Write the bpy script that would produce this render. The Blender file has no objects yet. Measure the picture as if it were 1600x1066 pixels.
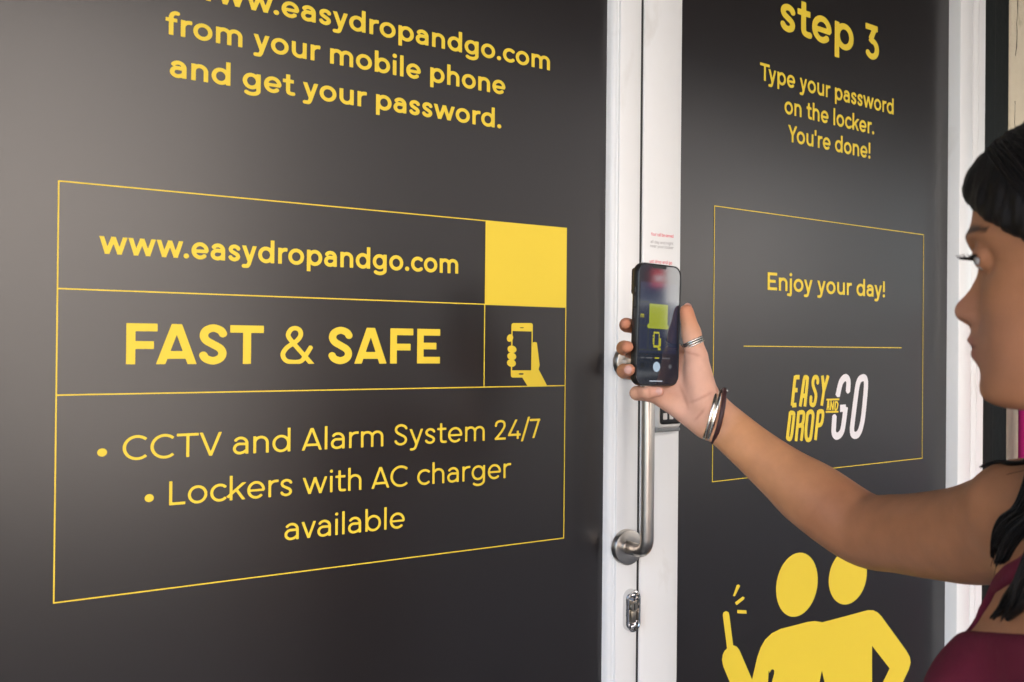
import bpy, bmesh, math, random, json
import numpy as np
from math import sin, cos, pi, radians
from mathutils import Matrix, Vector, Euler
from mathutils.geometry import tessellate_polygon

S = bpy.context.scene
COL = S.collection

# ------------------------------------------------------------------ camera, sky, sun, exposure
cam = bpy.data.cameras.new('camera')
cam_o = bpy.data.objects.new('camera', cam)
COL.objects.link(cam_o)
cam.sensor_width = 36.0
cam.lens = 36.0 * 1394 / 1600
cam.clip_start = 0.02
cam.clip_end = 500
CAM = Vector((0, -1.0825, 1.45))
cam_o.matrix_world = (Matrix.Translation(CAM) @ Matrix.Rotation(radians(-31.5), 4, 'Z')
                      @ Matrix.Rotation(radians(90.28), 4, 'X') @ Matrix.Rotation(radians(0.54), 4, 'Z'))
cam.dof.use_dof = True
cam.dof.focus_distance = 1.30
cam.dof.aperture_fstop = 9.0
S.camera = cam_o

SUN_EL, SUN_ROT = 47.0, 12.0          # sun stands behind the shop front, so the doors are in open shade
W = bpy.data.worlds.new('World')
S.world = W
W.use_nodes = True
nt = W.node_tree
nt.nodes.clear()
sky = nt.nodes.new('ShaderNodeTexSky')
sky.sky_type = 'NISHITA'
sky.sun_disc = False
sky.sun_elevation = radians(SUN_EL)
sky.sun_rotation = radians(SUN_ROT)
bg = nt.nodes.new('ShaderNodeBackground')
bg.inputs['Strength'].default_value = 0.10
wo = nt.nodes.new('ShaderNodeOutputWorld')
nt.links.new(sky.outputs[0], bg.inputs['Color'])
nt.links.new(bg.outputs[0], wo.inputs['Surface'])

sl = bpy.data.lights.new('sun', 'SUN')
sl.energy = 4.0
sl.angle = radians(0.5)
sl.color = (1.0, 0.965, 0.92)
so = bpy.data.objects.new('sun', sl)
COL.objects.link(so)
sd = Vector((sin(radians(SUN_ROT)) * cos(radians(SUN_EL)), cos(radians(SUN_ROT)) * cos(radians(SUN_EL)), sin(radians(SUN_EL))))
so.rotation_euler = sd.to_track_quat('Z', 'Y').to_euler()
so.location = (2, 6, 9)

S.view_settings.view_transform = 'Standard'
S.view_settings.look = 'None'
S.view_settings.exposure = 3.16
S.view_settings.gamma = 1.0
S.cycles.use_denoising = True
S.cycles.max_bounces = 8
S.cycles.diffuse_bounces = 4
S.cycles.sample_clamp_indirect = 6.0

# ------------------------------------------------------------------ materials
def mat(name, base, rough=0.5, metal=0.0, spec=0.5, coat=0.0, coat_rough=0.05, bump=None, var=None, rvar=None, sss=0.0,
        emit=None, aniso=None, stain=None):
    m = bpy.data.materials.new(name)
    m.use_nodes = True
    n = m.node_tree.nodes
    l = m.node_tree.links
    b = n['Principled BSDF']
    b.inputs['Base Color'].default_value = (*base, 1)
    b.inputs['Roughness'].default_value = rough
    b.inputs['Metallic'].default_value = metal
    b.inputs['Specular IOR Level'].default_value = spec
    b.inputs['Coat Weight'].default_value = coat
    b.inputs['Coat Roughness'].default_value = coat_rough
    if sss:
        b.inputs['Subsurface Weight'].default_value = sss
        b.inputs['Subsurface Radius'].default_value = (0.009, 0.004, 0.002)
        b.inputs['Subsurface Scale'].default_value = 1.0
    if emit:
        b.inputs['Emission Color'].default_value = (*emit[0], 1)
        b.inputs['Emission Strength'].default_value = emit[1]
    tc = n.new('ShaderNodeTexCoord')
    def noise(scale, detail=4, stretch=None, dist=0.0, rg=0.55):
        x = n.new('ShaderNodeTexNoise')
        x.inputs['Scale'].default_value = scale
        x.inputs['Detail'].default_value = detail
        x.inputs['Distortion'].default_value = dist
        x.inputs['Roughness'].default_value = rg
        src = tc.outputs['Object']
        if stretch:
            mp = n.new('ShaderNodeMapping')
            mp.inputs['Scale'].default_value = stretch
            l.new(src, mp.inputs['Vector'])
            src = mp.outputs['Vector']
        l.new(src, x.inputs['Vector'])
        return x
    col_out = None
    if var:
        sc, amt, st = var
        x = noise(sc, 5, st)
        r = n.new('ShaderNodeMapRange')
        r.inputs['From Min'].default_value = 0.2
        r.inputs['From Max'].default_value = 0.8
        r.inputs['To Min'].default_value = 1 - amt
        r.inputs['To Max'].default_value = 1 + amt
        l.new(x.outputs['Fac'], r.inputs['Value'])
        mx = n.new('ShaderNodeVectorMath')
        mx.operation = 'SCALE'
        mx.inputs[0].default_value = base
        l.new(r.outputs[0], mx.inputs['Scale'])
        l.new(mx.outputs[0], b.inputs['Base Color'])
        col_out = mx.outputs[0]
    if stain:
        sc, lo, hi, colr, st = stain
        x = noise(sc, 6, st, 0.6)
        r = n.new('ShaderNodeMapRange')
        r.inputs['From Min'].default_value = lo
        r.inputs['From Max'].default_value = hi
        l.new(x.outputs['Fac'], r.inputs['Value'])
        mx = n.new('ShaderNodeMix')
        mx.data_type = 'RGBA'
        l.new(r.outputs[0], mx.inputs['Factor'])
        mx.inputs[6].default_value = (*base, 1)
        if col_out:
            l.new(col_out, mx.inputs[6])
        mx.inputs[7].default_value = (*colr, 1)
        l.new(mx.outputs[2], b.inputs['Base Color'])
    if rvar:
        sc, amt, st = rvar
        x = noise(sc, 2, st)
        r = n.new('ShaderNodeMapRange')
        r.inputs['From Min'].default_value = 0.0
        r.inputs['From Max'].default_value = 1.0
        r.inputs['To Min'].default_value = rough - amt
        r.inputs['To Max'].default_value = rough + amt
        l.new(x.outputs['Fac'], r.inputs['Value'])
        l.new(r.outputs[0], b.inputs['Roughness'])
    if bump:
        h = None
        for (sc, dist, st) in bump:
            x = noise(sc, 4 if sc > 5 else 0.0, st)
            bp = n.new('ShaderNodeBump')
            bp.inputs['Strength'].default_value = 1.0
            bp.inputs['Distance'].default_value = dist
            l.new(x.outputs['Fac'], bp.inputs['Height'])
            if h:
                l.new(h.outputs[0], bp.inputs['Normal'])
            h = bp
        l.new(h.outputs[0], b.inputs['Normal'])
    return m

def attr_mat(name, rough, bump, sss, spec=0.4):
    """skin: colour comes from the mesh's own colour attribute (palm, lips, brow, nails)"""
    m = mat(name, (0.5, 0.3, 0.2), rough, spec=spec, bump=bump, sss=sss)
    n = m.node_tree.nodes
    l = m.node_tree.links
    a = n.new('ShaderNodeAttribute')
    a.attribute_name = 'tone'
    x = n.new('ShaderNodeTexNoise')
    x.inputs['Scale'].default_value = 45
    x.inputs['Detail'].default_value = 6
    tc = n.new('ShaderNodeTexCoord')
    l.new(tc.outputs['Object'], x.inputs['Vector'])
    r = n.new('ShaderNodeMapRange')
    r.inputs['From Min'].default_value = 0.3
    r.inputs['From Max'].default_value = 0.7
    r.inputs['To Min'].default_value = 0.92
    r.inputs['To Max'].default_value = 1.07
    l.new(x.outputs['Fac'], r.inputs['Value'])
    mx = n.new('ShaderNodeVectorMath')
    mx.operation = 'SCALE'
    l.new(a.outputs['Color'], mx.inputs[0])
    l.new(r.outputs[0], mx.inputs['Scale'])
    l.new(mx.outputs[0], n['Principled BSDF'].inputs['Base Color'])
    return m

M = {}
M['white'] = mat('white_paint', (0.785, 0.80, 0.795), 0.38, spec=0.5, bump=[(35, 0.0006, None)], var=(3.0, 0.02, (4, 4, 1)), stain=(16, 0.60, 0.95, (0.60, 0.58, 0.54), (1, 1, 0.5)))
M['vinyl'] = mat('dark_vinyl', (0.0135, 0.0115, 0.0120), 0.28, spec=0.70, bump=[(1.7, 0.003, (1, 1, 0.6)), (420, 0.00005, (0.25, 1, 1))],)
M['yellow'] = mat('yellow_vinyl', (0.80, 0.605, 0.05), 0.45, spec=0.3, bump=[(2.2, 0.003, (1, 1, 0.6))])
M['whitevinyl'] = mat('white_vinyl', (0.80, 0.78, 0.80), 0.42, spec=0.4)
M['redink'] = mat('red_ink', (0.75, 0.10, 0.14), 0.5)
M['greyink'] = mat('grey_ink', (0.30, 0.30, 0.31), 0.5)
M['steel'] = mat('brushed_steel', (0.52, 0.49, 0.45), 0.30, metal=1.0, bump=[(300, 0.00006, (1, 1, 0.06))], rvar=(60, 0.06, (1, 1, 0.1)))
M['chrome'] = mat('polished_chrome', (0.72, 0.72, 0.72), 0.12, metal=1.0, bump=[(60, 0.0003, None)])
M['brass'] = mat('worn_nickel', (0.45, 0.40, 0.33), 0.28, metal=1.0, bump=[(200, 0.0004, None)])
M['dark'] = mat('black_rubber', (0.012, 0.012, 0.012), 0.5, bump=[(200, 0.0001, None)])
M['greyplastic'] = mat('pale_grey_plastic', (0.62, 0.61, 0.58), 0.35, bump=[(120, 0.0001, None)])
M['greytrim'] = mat('grey_trim', (0.20, 0.215, 0.215), 0.3, bump=[(120, 0.0001, None)])
M['blackpaint'] = mat('black_paint', (0.007, 0.009, 0.008), 0.7, spec=0.2, bump=[(60, 0.0012, None), (14, 0.002, (1, 1, 0.3))], stain=(70, 0.74, 0.77, (0.45, 0.45, 0.42), None))
M['stone'] = mat('cream_plaster', (0.62, 0.56, 0.42), 0.85, bump=[(9, 0.012, None), (70, 0.003, None)], var=(5, 0.10, None), stain=(11, 0.60, 0.72, (0.33, 0.31, 0.20), (1, 1, 0.5)))
M['crack'] = mat('crack_shadow', (0.10, 0.085, 0.06), 0.9, var=(40, 0.2, None))
M['pink'] = mat('pink_gloss', (0.72, 0.03, 0.22), 0.18, spec=0.6, coat=0.5, var=(4, 0.12, (1, 1, 0.4)))
M['render'] = mat('wall_render', (0.42, 0.40, 0.36), 0.85, bump=[(40, 0.003, None)], var=(2, 0.08, None))
M['case'] = mat('phone_case', (0.012, 0.011, 0.011), 0.33, spec=0.5, bump=[(250, 0.00005, None)])
M['ring'] = mat('silver', (0.62, 0.60, 0.56), 0.22, metal=1.0, bump=[(260, 0.0003, None)])
M['bangle'] = mat('polished_silver', (0.93, 0.89, 0.80), 0.24, metal=1.0, bump=[(90, 0.0006, None)])
M['cord'] = mat('maroon_leather', (0.045, 0.014, 0.014), 0.5, bump=[(240, 0.0006, None)])
M['skin'] = attr_mat('skin', 0.50, [(1300, 0.00010, None), (420, 0.00014, None), (60, 0.00012, None)], 0.07, 0.20)
M['tank'] = mat('maroon_jersey', (0.135, 0.013, 0.030), 0.85, spec=0.2, bump=[(900, 0.0004, (1, 1, 0.3)), (14, 0.006, (1, 1, 0.5))], var=(14, 0.16, None))
M['denim'] = mat('dark_denim', (0.03, 0.04, 0.07), 0.85, bump=[(600, 0.0004, None)], var=(9, 0.2, None))
M['shoe'] = mat('white_canvas', (0.6, 0.6, 0.58), 0.7, bump=[(300, 0.0004, None)])
M['hair'] = mat('black_hair', (0.0065, 0.005, 0.0042), 0.55, spec=0.22, bump=[(240, 0.0012, (1, 1, 0.18))])
M['eye'] = mat('eye_white', (0.62, 0.60, 0.58), 0.12, var=(60, 0.06, None))
M['iris'] = mat('dark_iris', (0.025, 0.014, 0.008), 0.08, var=(200, 0.3, None))

# ------------------------------------------------------------------ object helpers
def tag(o, label=None, cat=None, group=None, kind=None):
    if label: o['label'] = label
    if cat: o['category'] = cat
    if group: o['group'] = group
    if kind: o['kind'] = kind
    return o

def empty(name, loc=(0, 0, 0), rz=0.0):
    o = bpy.data.objects.new(name, None)
    o.empty_display_size = 0.1
    COL.objects.link(o)
    o.location = loc
    o.rotation_euler = (0, 0, rz)
    return o

def link(name, me, m, parent=None, smooth=False):
    if m is not None and not me.materials:
        for q in (m if isinstance(m, (list, tuple)) else [m]):
            me.materials.append(q)
    if smooth:
        me.shade_smooth()
    o = bpy.data.objects.new(name, me)
    COL.objects.link(o)
    if parent is not None:
        o.parent = parent
    return o

def pydata(name, v, f, m, parent=None, smooth=False):
    me = bpy.data.meshes.new(name)
    me.from_pydata([tuple(p) for p in v], [], [tuple(q) for q in f])
    me.update()
    return link(name, me, m, parent, smooth)

class MB:
    """collects shapes into one mesh"""
    def __init__(self): self.bm = bmesh.new()
    def box(self, x0, x1, y0, y1, z0, z1, bev=0.0, seg=2):
        r = bmesh.ops.create_cube(self.bm, size=1.0, matrix=Matrix.Translation(((x0 + x1) / 2, (y0 + y1) / 2, (z0 + z1) / 2)) @ Matrix.Diagonal((x1 - x0, y1 - y0, z1 - z0, 1)))
        if bev:
            vs = set(r['verts'])
            es = [e for e in self.bm.edges if e.verts[0] in vs and e.verts[1] in vs]
            bmesh.ops.bevel(self.bm, geom=es, offset=bev, segments=seg, affect='EDGES', profile=0.5)
        return self
    def prism(self, pts, axis_pts):
        """extrude a profile (list of xy) along z between axis_pts"""
        z0, z1 = axis_pts
        a = [self.bm.verts.new((x, y, z0)) for x, y in pts]
        b = [self.bm.verts.new((x, y, z1)) for x, y in pts]
        n = len(pts)
        for i in range(n):
            self.bm.faces.new((a[i], a[(i + 1) % n], b[(i + 1) % n], b[i]))
        self.bm.faces.new(a[::-1]); self.bm.faces.new(b)
        return self
    def tube(self, pts, rad, seg=14, caps=True, closed=False, up=None, flat=None):
        pts = [Vector(p) for p in pts]
        n = len(pts)
        rings = []
        prev = None
        for i, p in enumerate(pts):
            if closed:
                t = (pts[(i + 1) % n] - pts[i - 1]).normalized()
            else:
                t = (pts[min(i + 1, n - 1)] - pts[max(i - 1, 0)]).normalized()
            if prev is None:
                a = Vector(up) if up else (Vector((0, 0, 1)) if abs(t.z) < 0.9 else Vector((1, 0, 0)))
                u = (a - t * a.dot(t)).normalized()
            else:
                u = (prev - t * prev.dot(t)).normalized()
            prev = u
            w = t.cross(u)
            r = rad[i] if isinstance(rad, (list, tuple)) else rad
            fu = flat or 1.0
            rings.append([self.bm.verts.new(p + (u * cos(2 * pi * k / seg) * fu + w * sin(2 * pi * k / seg)) * r) for k in range(seg)])
        m = n if closed else n - 1
        for i in range(m):
            A, B = rings[i], rings[(i + 1) % n]
            for k in range(seg):
                self.bm.faces.new((A[k], A[(k + 1) % seg], B[(k + 1) % seg], B[k]))
        if caps and not closed:
            self.bm.faces.new(rings[0][::-1]); self.bm.faces.new(rings[-1])
        return self
    def lathe(self, prof, origin, axis, seg=40):
        """revolve (r, h) profile about axis through origin"""
        ax = Vector(axis).normalized()
        a = Vector((0, 0, 1)) if abs(ax.z) < 0.9 else Vector((1, 0, 0))
        u = (a - ax * a.dot(ax)).normalized(); w = ax.cross(u)
        o = Vector(origin)
        rings = []
        for r, h in prof:
            if r < 1e-6:
                rings.append([self.bm.verts.new(o + ax * h)])
            else:
                rings.append([self.bm.verts.new(o + ax * h + (u * cos(2 * pi * k / seg) + w * sin(2 * pi * k / seg)) * r) for k in range(seg)])
        for A, B in zip(rings, rings[1:]):
            for k in range(seg):
                k2 = (k + 1) % seg
                if len(A) == 1 and len(B) == 1: continue
                if len(A) == 1: self.bm.faces.new((A[0], B[k2], B[k]))
                elif len(B) == 1: self.bm.faces.new((A[k], A[k2], B[0]))
                else: self.bm.faces.new((A[k], A[k2], B[k2], B[k]))
        return self
    def build(self, name, m, parent=None, smooth=False, auto=False):
        bmesh.ops.recalc_face_normals(self.bm, faces=self.bm.faces)
        me = bpy.data.meshes.new(name)
        self.bm.to_mesh(me); self.bm.free()
        o = link(name, me, m, parent, smooth)
        if auto:
            me.shade_smooth()
            try:
                me.set_sharp_from_angle(angle=radians(35))
            except Exception:
                pass
        return o

def rrect(x0, x1, y0, y1, r, n=8):
    p = []
    for cx, cy, a0 in ((x1 - r, y1 - r, 0), (x0 + r, y1 - r, 90), (x0 + r, y0 + r, 180), (x1 - r, y0 + r, 270)):
        for k in range(n + 1):
            a = radians(a0 + 90 * k / n)
            p.append((cx + r * cos(a), cy + r * sin(a)))
    return p

def catmull(pts, n=8, closed=False):
    P = [np.array(p, float) for p in pts]
    out = []
    N = len(P)
    rng = range(N) if closed else range(N - 1)
    for i in rng:
        if closed:
            p0, p1, p2, p3 = P[i - 1], P[i], P[(i + 1) % N], P[(i + 2) % N]
        else:
            p1, p2 = P[i], P[i + 1]
            p0 = P[i - 1] if i > 0 else 2 * p1 - p2
            p3 = P[i + 2] if i + 2 < N else 2 * p2 - p1
        for k in range(n):
            t = k / n
            out.append(0.5 * ((2 * p1) + (-p0 + p2) * t + (2 * p0 - 5 * p1 + 4 * p2 - p3) * t * t + (-p0 + 3 * p1 - 3 * p2 + p3) * t ** 3))
    if not closed:
        out.append(P[-1])
    return [tuple(float(c) for c in q) for q in out]

# ------------------------------------------------------------------ lettering: geometric sans drawn from strokes, outlined on a fine grid
XH, ASC, DESC = 0.745, 1.06, -0.28
OV = 0.012
def arc(cx, cy, rx, ry, a0, a1, n=None):
    n = n or max(4, int(abs(a1 - a0) / 7))
    return [(cx + rx * cos(radians(a0 + (a1 - a0) * i / n)), cy + ry * sin(radians(a0 + (a1 - a0) * i / n))) for i in range(n + 1)]

def glyph(c, w):
    h = w / 2
    it = []                                     # (points, halfwidth, clip y0, clip y1)
    def s(p, y0=None, y1=None, hh=None): it.append((p, hh or h, y0, y1))
    def bar(x0, y0, x1, y1): s([(x0, y0), (x1, y1)])
    def diag(x0, y0, x1, y1, c0, c1, e=0.25):   # diagonal through both points, clipped flat at c0..c1
        d = math.hypot(x1 - x0, y1 - y0); ux, uy = (x1 - x0) / d * e, (y1 - y0) / d * e
        s([(x0 - ux, y0 - uy), (x1 + ux, y1 + uy)], c0, c1)
    def dot(x, y, r): it.append(('dot', x, y, r))
    lb = rb = 0.085
    rnd = 0.045
    ry = (XH + 2 * OV) / 2 - h
    cy = XH / 2
    ow = 0.74
    if c == 'o':
        W = ow; s(arc(W / 2, cy, W / 2 - h, ry, 0, 360, 56)); lb = rb = rnd
    elif c == 'c':
        W = 0.63; s(arc(ow / 2, cy, ow / 2 - h, ry, 43, 317)); lb = rnd; rb = 0.02
    elif c == 'e':
        W = 0.72; y = cy - 0.015
        s(arc(W / 2, cy, W / 2 - h, ry, -3, 318)); bar(h * 0.9, y, W - h * 0.6, y) if False else it.append(([(h, y), (W - h * 0.55, y)], h * 0.88, None, None))
        lb = rnd; rb = rnd - 0.01
    elif c in 'dbpq':
        W = 0.73; rx = 0.355 - h
        if c == 'd': s(arc(0.355, cy, rx, ry, 0, 360, 56)); bar(W - h, 0, W - h, ASC); lb = rnd
        if c == 'b': s(arc(W - 0.355, cy, rx, ry, 0, 360, 56)); bar(h, 0, h, ASC); rb = rnd
        if c == 'p': s(arc(W - 0.355, cy, rx, ry, 0, 360, 56)); bar(h, DESC, h, XH); rb = rnd
    elif c == 'g':
        W = 0.72; rx = 0.35 - h
        s(arc(0.35, cy + 0.01, rx, ry - 0.01, 0, 360, 56)); bar(W - h, -0.06, W - h, XH)
        rr_ = (W - 2 * h) / 2
        s([(W - h, 0.0)] + arc(W / 2, -0.03, rr_, -DESC - h - 0.02, 0, -148)); lb = rnd
    elif c in 'nhmu':
        W = 0.555 + 0.5 * w
        if c == 'm':
            W = 0.96 + 0.5 * w
            xm = W / 2
            for x0, x1 in ((h, xm), (xm, W - h)):
                r = (x1 - x0) / 2; rY = min(r, 0.30)
                yc = XH + OV - h - rY
                s([(x1, 0), (x1, yc)] + arc((x0 + x1) / 2, yc, r, rY, 0, 172)[1:])
            bar(h, 0, h, XH)
        else:
            r = (W - 2 * h) / 2; rY = r * 1.02
            yc = XH + OV - h - rY
            if c == 'u':
                s([(h, XH), (h, XH - yc)] + arc(W / 2, XH - yc, r, rY, 180, 352)[1:]); bar(W - h, 0, W - h, XH)
            else:
                s([(W - h, 0), (W - h, yc)] + arc(W / 2, yc, r, rY, 0, 172)[1:]); bar(h, 0, h, ASC if c == 'h' else XH)
        rb = 0.08
    elif c == 'r':
        W = 0.42; r = 0.25
        yc = XH + OV - h - r
        s(arc(h + r, yc, r, r, 180, 88) + [(W, XH + OV - h)]); bar(h, 0, h, XH); rb = 0.0
    elif c == 'a':
        W = 0.565 + 0.3 * w
        r = (W - 2 * h) / 2; rY = min(r, 0.25); yc = XH + OV - h - rY
        s([(W - h, 0), (W - h, yc)] + arc(W / 2, yc, r, rY, 0, 150)[1:])
        yt = 0.44 - 0.15 * (w - 0.12); yb = h - OV; ym = (yt + yb) / 2; rB = (yt - yb) / 2
        s([(W - h, yt - 0.01), (h + rB * 1.05, yt)] + arc(h + rB * 1.05, ym, rB * 1.05, rB, 90, 270)[1:] + [(W * 0.5, yb), (W * 0.68, yb + 0.03), (W - h, yb + 0.13)])
        lb = rnd
    elif c in 'sS':
        if c == 's': W, H, k = 0.50 + 0.2 * w, XH, 1
        else: W, H, k = 0.60 + 0.35 * w, 1.0, 1
        t = H + OV - h; b = -OV + h; x0 = h; x1 = W - h; xm = W / 2; ym = H / 2
        q = t - ym; wv = (x1 - x0)
        pts = [(x1 - 0.02 * wv, t - 0.36 * q), (x1 - 0.16 * wv, t - 0.13 * q), (xm, t), (x0 + 0.17 * wv, t - 0.15 * q), (x0 + 0.05 * wv, t - 0.46 * q), (x0 + 0.17 * wv, t - 0.76 * q), (xm, ym + 0.0)]
        pts = pts + [(2 * xm - x, 2 * ym - y) for x, y in pts[::-1][1:]]
        s(catmull(pts, 8)); lb = rnd; rb = rnd
    elif c == 'y':
        W = 0.66
        diag(h * 1.08, XH, 0.345, 0.04, -9, XH, 0.2) if False else s([(h * 1.08 - 0.1, XH + 0.1 * (XH - 0.02) / (0.345 - h * 1.08)), (0.345, 0.02)], -9, XH)
        x1 = W - h * 1.08; xa = 0.235
        sl_ = (x1 - 0.345) / (XH - 0.02)
        yk = -0.10; xk = 0.345 + (yk - 0.02) * sl_
        yf = DESC + h
        s([(x1 + 0.2 * sl_, XH + 0.2), (xk, yk)] + catmull([(xk, yk), (xk - 0.055, yk - 0.085), (xk - 0.13, yf), (xk - 0.235, yf)], 8)[1:], -9, XH)
        lb = rb = 0.012
    elif c in 'vw':
        W = 0.63 if c == 'v' else 1.08
        a = h * 1.08
        if c == 'v':
            diag(a, XH, W / 2, 0.02, 0, XH); diag(W - a, XH, W / 2, 0.02, 0, XH)
        else:
            b1, b2 = 0.305, W - 0.305
            for p, q in (((a, XH), (b1, 0.03)), ((W / 2, XH - 0.03), (b1, 0.03)), ((W / 2, XH - 0.03), (b2, 0.03)), ((W - a, XH), (b2, 0.03))):
                diag(p[0], p[1], q[0], q[1], 0, XH, 0.06 if p[0] == W / 2 else 0.1)
        lb = rb = 0.012
    elif c == 'k':
        W = 0.60 + 0.3 * w; bar(h, 0, h, ASC)
        diag(h, 0.27, W - h * 1.25, XH - 0.02, 0, XH, 0.2); diag(0.27, 0.44, W - h * 1.2, 0.0, 0, 0.48, 0.2); rb = 0.0
    elif c == 'l':
        W = w; bar(h, 0, h, ASC)
    elif c == 'i':
        W = w; bar(h, 0, h, XH); dot(h, 0.965, w * 0.62)
    elif c == 'j':
        W = w; s([(h, XH), (h, -0.10)] + catmull([(h, -0.10), (h - 0.03, -0.21), (h - 0.10, DESC + h), (h - 0.22, DESC + h)], 6)[1:]); dot(h, 0.965, w * 0.62)
    elif c == 't':
        W = 0.43 + 0.15 * w; x = 0.13 + h
        s([(x, 0.97), (x, 0.2)] + catmull([(x, 0.2), (x + 0.03, h + 0.035), (x + 0.13, h), (W, h)], 6)[1:])
        it.append(([(0, XH - h * 0.95), (W, XH - h * 0.95)], h * 0.95, None, None)); lb = rb = 0.02
    elif c == 'f':
        W = 0.46; x = 0.12 + h
        s([(x, 0), (x, ASC - 0.25)] + catmull([(x, ASC - 0.25), (x + 0.05, ASC - h - 0.05), (x + 0.16, ASC - h + 0.01), (W, ASC - h)], 6)[1:])
        it.append(([(0, XH - h * 0.95), (W - 0.03, XH - h * 0.95)], h * 0.95, None, None)); lb = rb = 0.02
    elif c == '.':
        W = w * 1.3; dot(W / 2, w * 0.62, w * 0.65); lb = rb = 0.05
    elif c == '!':
        W = w * 1.2; bar(W / 2, 0.33, W / 2, 1.02); dot(W / 2, w * 0.58, w * 0.62); lb = rb = 0.07
    elif c == "'":
        W = w; bar(h, 0.70, h, 1.04); lb = rb = 0.05
    elif c == '\u2022':
        W = 0.34; dot(0.17, 0.37, 0.165); lb = 0; rb = 0.10
    elif c == 'F':
        W = 0.66; bar(h, 0, h, 1); bar(0.01, 1 - h, W, 1 - h); bar(0.01, 0.47, W - 0.075, 0.47); rb = 0.03
    elif c == 'E':
        W = 0.68; bar(h, 0, h, 1); bar(0.01, 1 - h, W, 1 - h); bar(0.01, 0.505, W - 0.11, 0.505); bar(0.01, h, W, h); rb = 0.04
    elif c == 'L':
        W = 0.60; bar(h, 0, h, 1); bar(0.01, h, W, h); rb = 0.03
    elif c == 'T':
        W = 0.80; bar(W / 2, 0, W / 2, 1); bar(0, 1 - h, W, 1 - h); lb = rb = 0.02
    elif c == 'A':
        W = 0.80 + 0.55 * w; a = h * 1.12
        diag(a, 0, W / 2, 1.0 + 0.35 * w - 0.03, 0, 1.0, 0.05); diag(W - a, 0, W / 2, 1.0 + 0.35 * w - 0.03, 0, 1.0, 0.05)
        y = 0.215 + 0.01 / w * 0.3
        bar(W * 0.21, y, W * 0.79, y); lb = rb = 0.005
    elif c == 'V':
        W = 0.78 + 0.5 * w; a = h * 1.08; diag(a, 1, W / 2, 0.02, 0, 1, 0.05); diag(W - a, 1, W / 2, 0.02, 0, 1, 0.05); lb = rb = 0.005
    elif c == 'Y':
        W = 0.74 + 0.4 * w; a = h * 1.15; bar(W / 2, 0, W / 2, 0.45); diag(a, 1, W / 2, 0.43, 0.3, 1, 0.03); diag(W - a, 1, W / 2, 0.43, 0.3, 1, 0.03); lb = rb = 0.005
    elif c == 'C':
        W = 0.86; s(arc(0.50, 0.5, 0.50 - h, 0.5 + OV - h, 46, 314)); lb = rnd; rb = 0.03
    elif c == '&':
        W = 0.80
        s([(0.92, -0.145), (0.325, 0.555)] + catmull([(0.325, 0.555), (0.20, 0.745), (0.255, 0.90), (0.37, 1 + OV - h), (0.485, 0.90), (0.51, 0.76), (0.40, 0.60), (0.17, 0.43), (0.07, 0.25), (0.15, 0.09), (0.34, -OV + h), (0.53, 0.075), (0.64, 0.22), (0.78, 0.46)], 9)[1:], 0, 9)
        lb = 0.03; rb = 0.02
    elif c == '2':
        W = 0.58; s(catmull([(h * 0.8, 0.70), (0.10, 0.88), (0.29, 1 + OV - h), (0.47, 0.89), (0.51, 0.70), (0.40, 0.48), (0.22, 0.25), (0.02, 0.03)], 8), 0, 9); bar(0.0, h, W, h)
    elif c == '3':
        W = 0.59; bar(0.03, 1 - h, W - 0.06, 1 - h)
        diag(W - 0.06 - h * 1.1, 1.0, 0.25, 0.555, 0.45, 1.0, 0.0); s([(W - 0.06 - h * 1.3, 1 - h), (0.235, 0.56)])
        s([(0.20, 0.585)] + arc(0.295, 0.29, W - h - 0.295, 0.30 + OV - h + 0.005, 88, -148)); lb = rb = rnd
    elif c == '4':
        W = 0.68; diag(0.44, 1.0, 0.045, 0.22, 0.22 - h, 1.0, 0.04); bar(0.0, 0.22, W, 0.22); bar(0.52, 0, 0.52, 0.42); lb = rb = 0.03
    elif c == '7':
        W = 0.58; bar(0, 1 - h, W, 1 - h); diag(W - h * 1.15, 1 - h * 0.6, 0.20, 0.0, 0, 1.0, 0.02); lb = rb = 0.03
    elif c == '/':
        W = 0.50; diag(h * 1.1, -0.12, W - h * 1.1, 1.10, -0.14, 1.12, 0.1); lb = rb = 0.0
    else:
        W = 0.3
    return it, W, lb, rb

def sdf2(items, X, Y):
    D = np.full(X.shape, 9.0)
    for q in items:
        if q[0] == 'dot':
            d = np.hypot(X - q[1], Y - q[2]) - q[3]
        else:
            pts, h, y0, y1 = q
            d = np.full(X.shape, 9.0)
            for (ax, ay), (bx, by) in zip(pts, pts[1:]):
                L = math.hypot(bx - ax, by - ay)
                if L < 1e-6: continue
                ux, uy = (bx - ax) / L, (by - ay) / L
                t = (X - ax) * ux + (Y - ay) * uy
                n = np.abs(-(X - ax) * uy + (Y - ay) * ux) - h
                tt = np.abs(t - L / 2) - L / 2
                d = np.minimum(d, np.where((n > 0) & (tt > 0), np.hypot(n, tt), np.maximum(n, tt)))
            for (ax, ay) in pts[1:-1]:
                d = np.minimum(d, np.hypot(X - ax, Y - ay) - h)
            if y0 is not None: d = np.maximum(d, y0 - Y)
            if y1 is not None: d = np.maximum(d, Y - y1)
        D = np.minimum(D, d)
    return D

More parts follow.
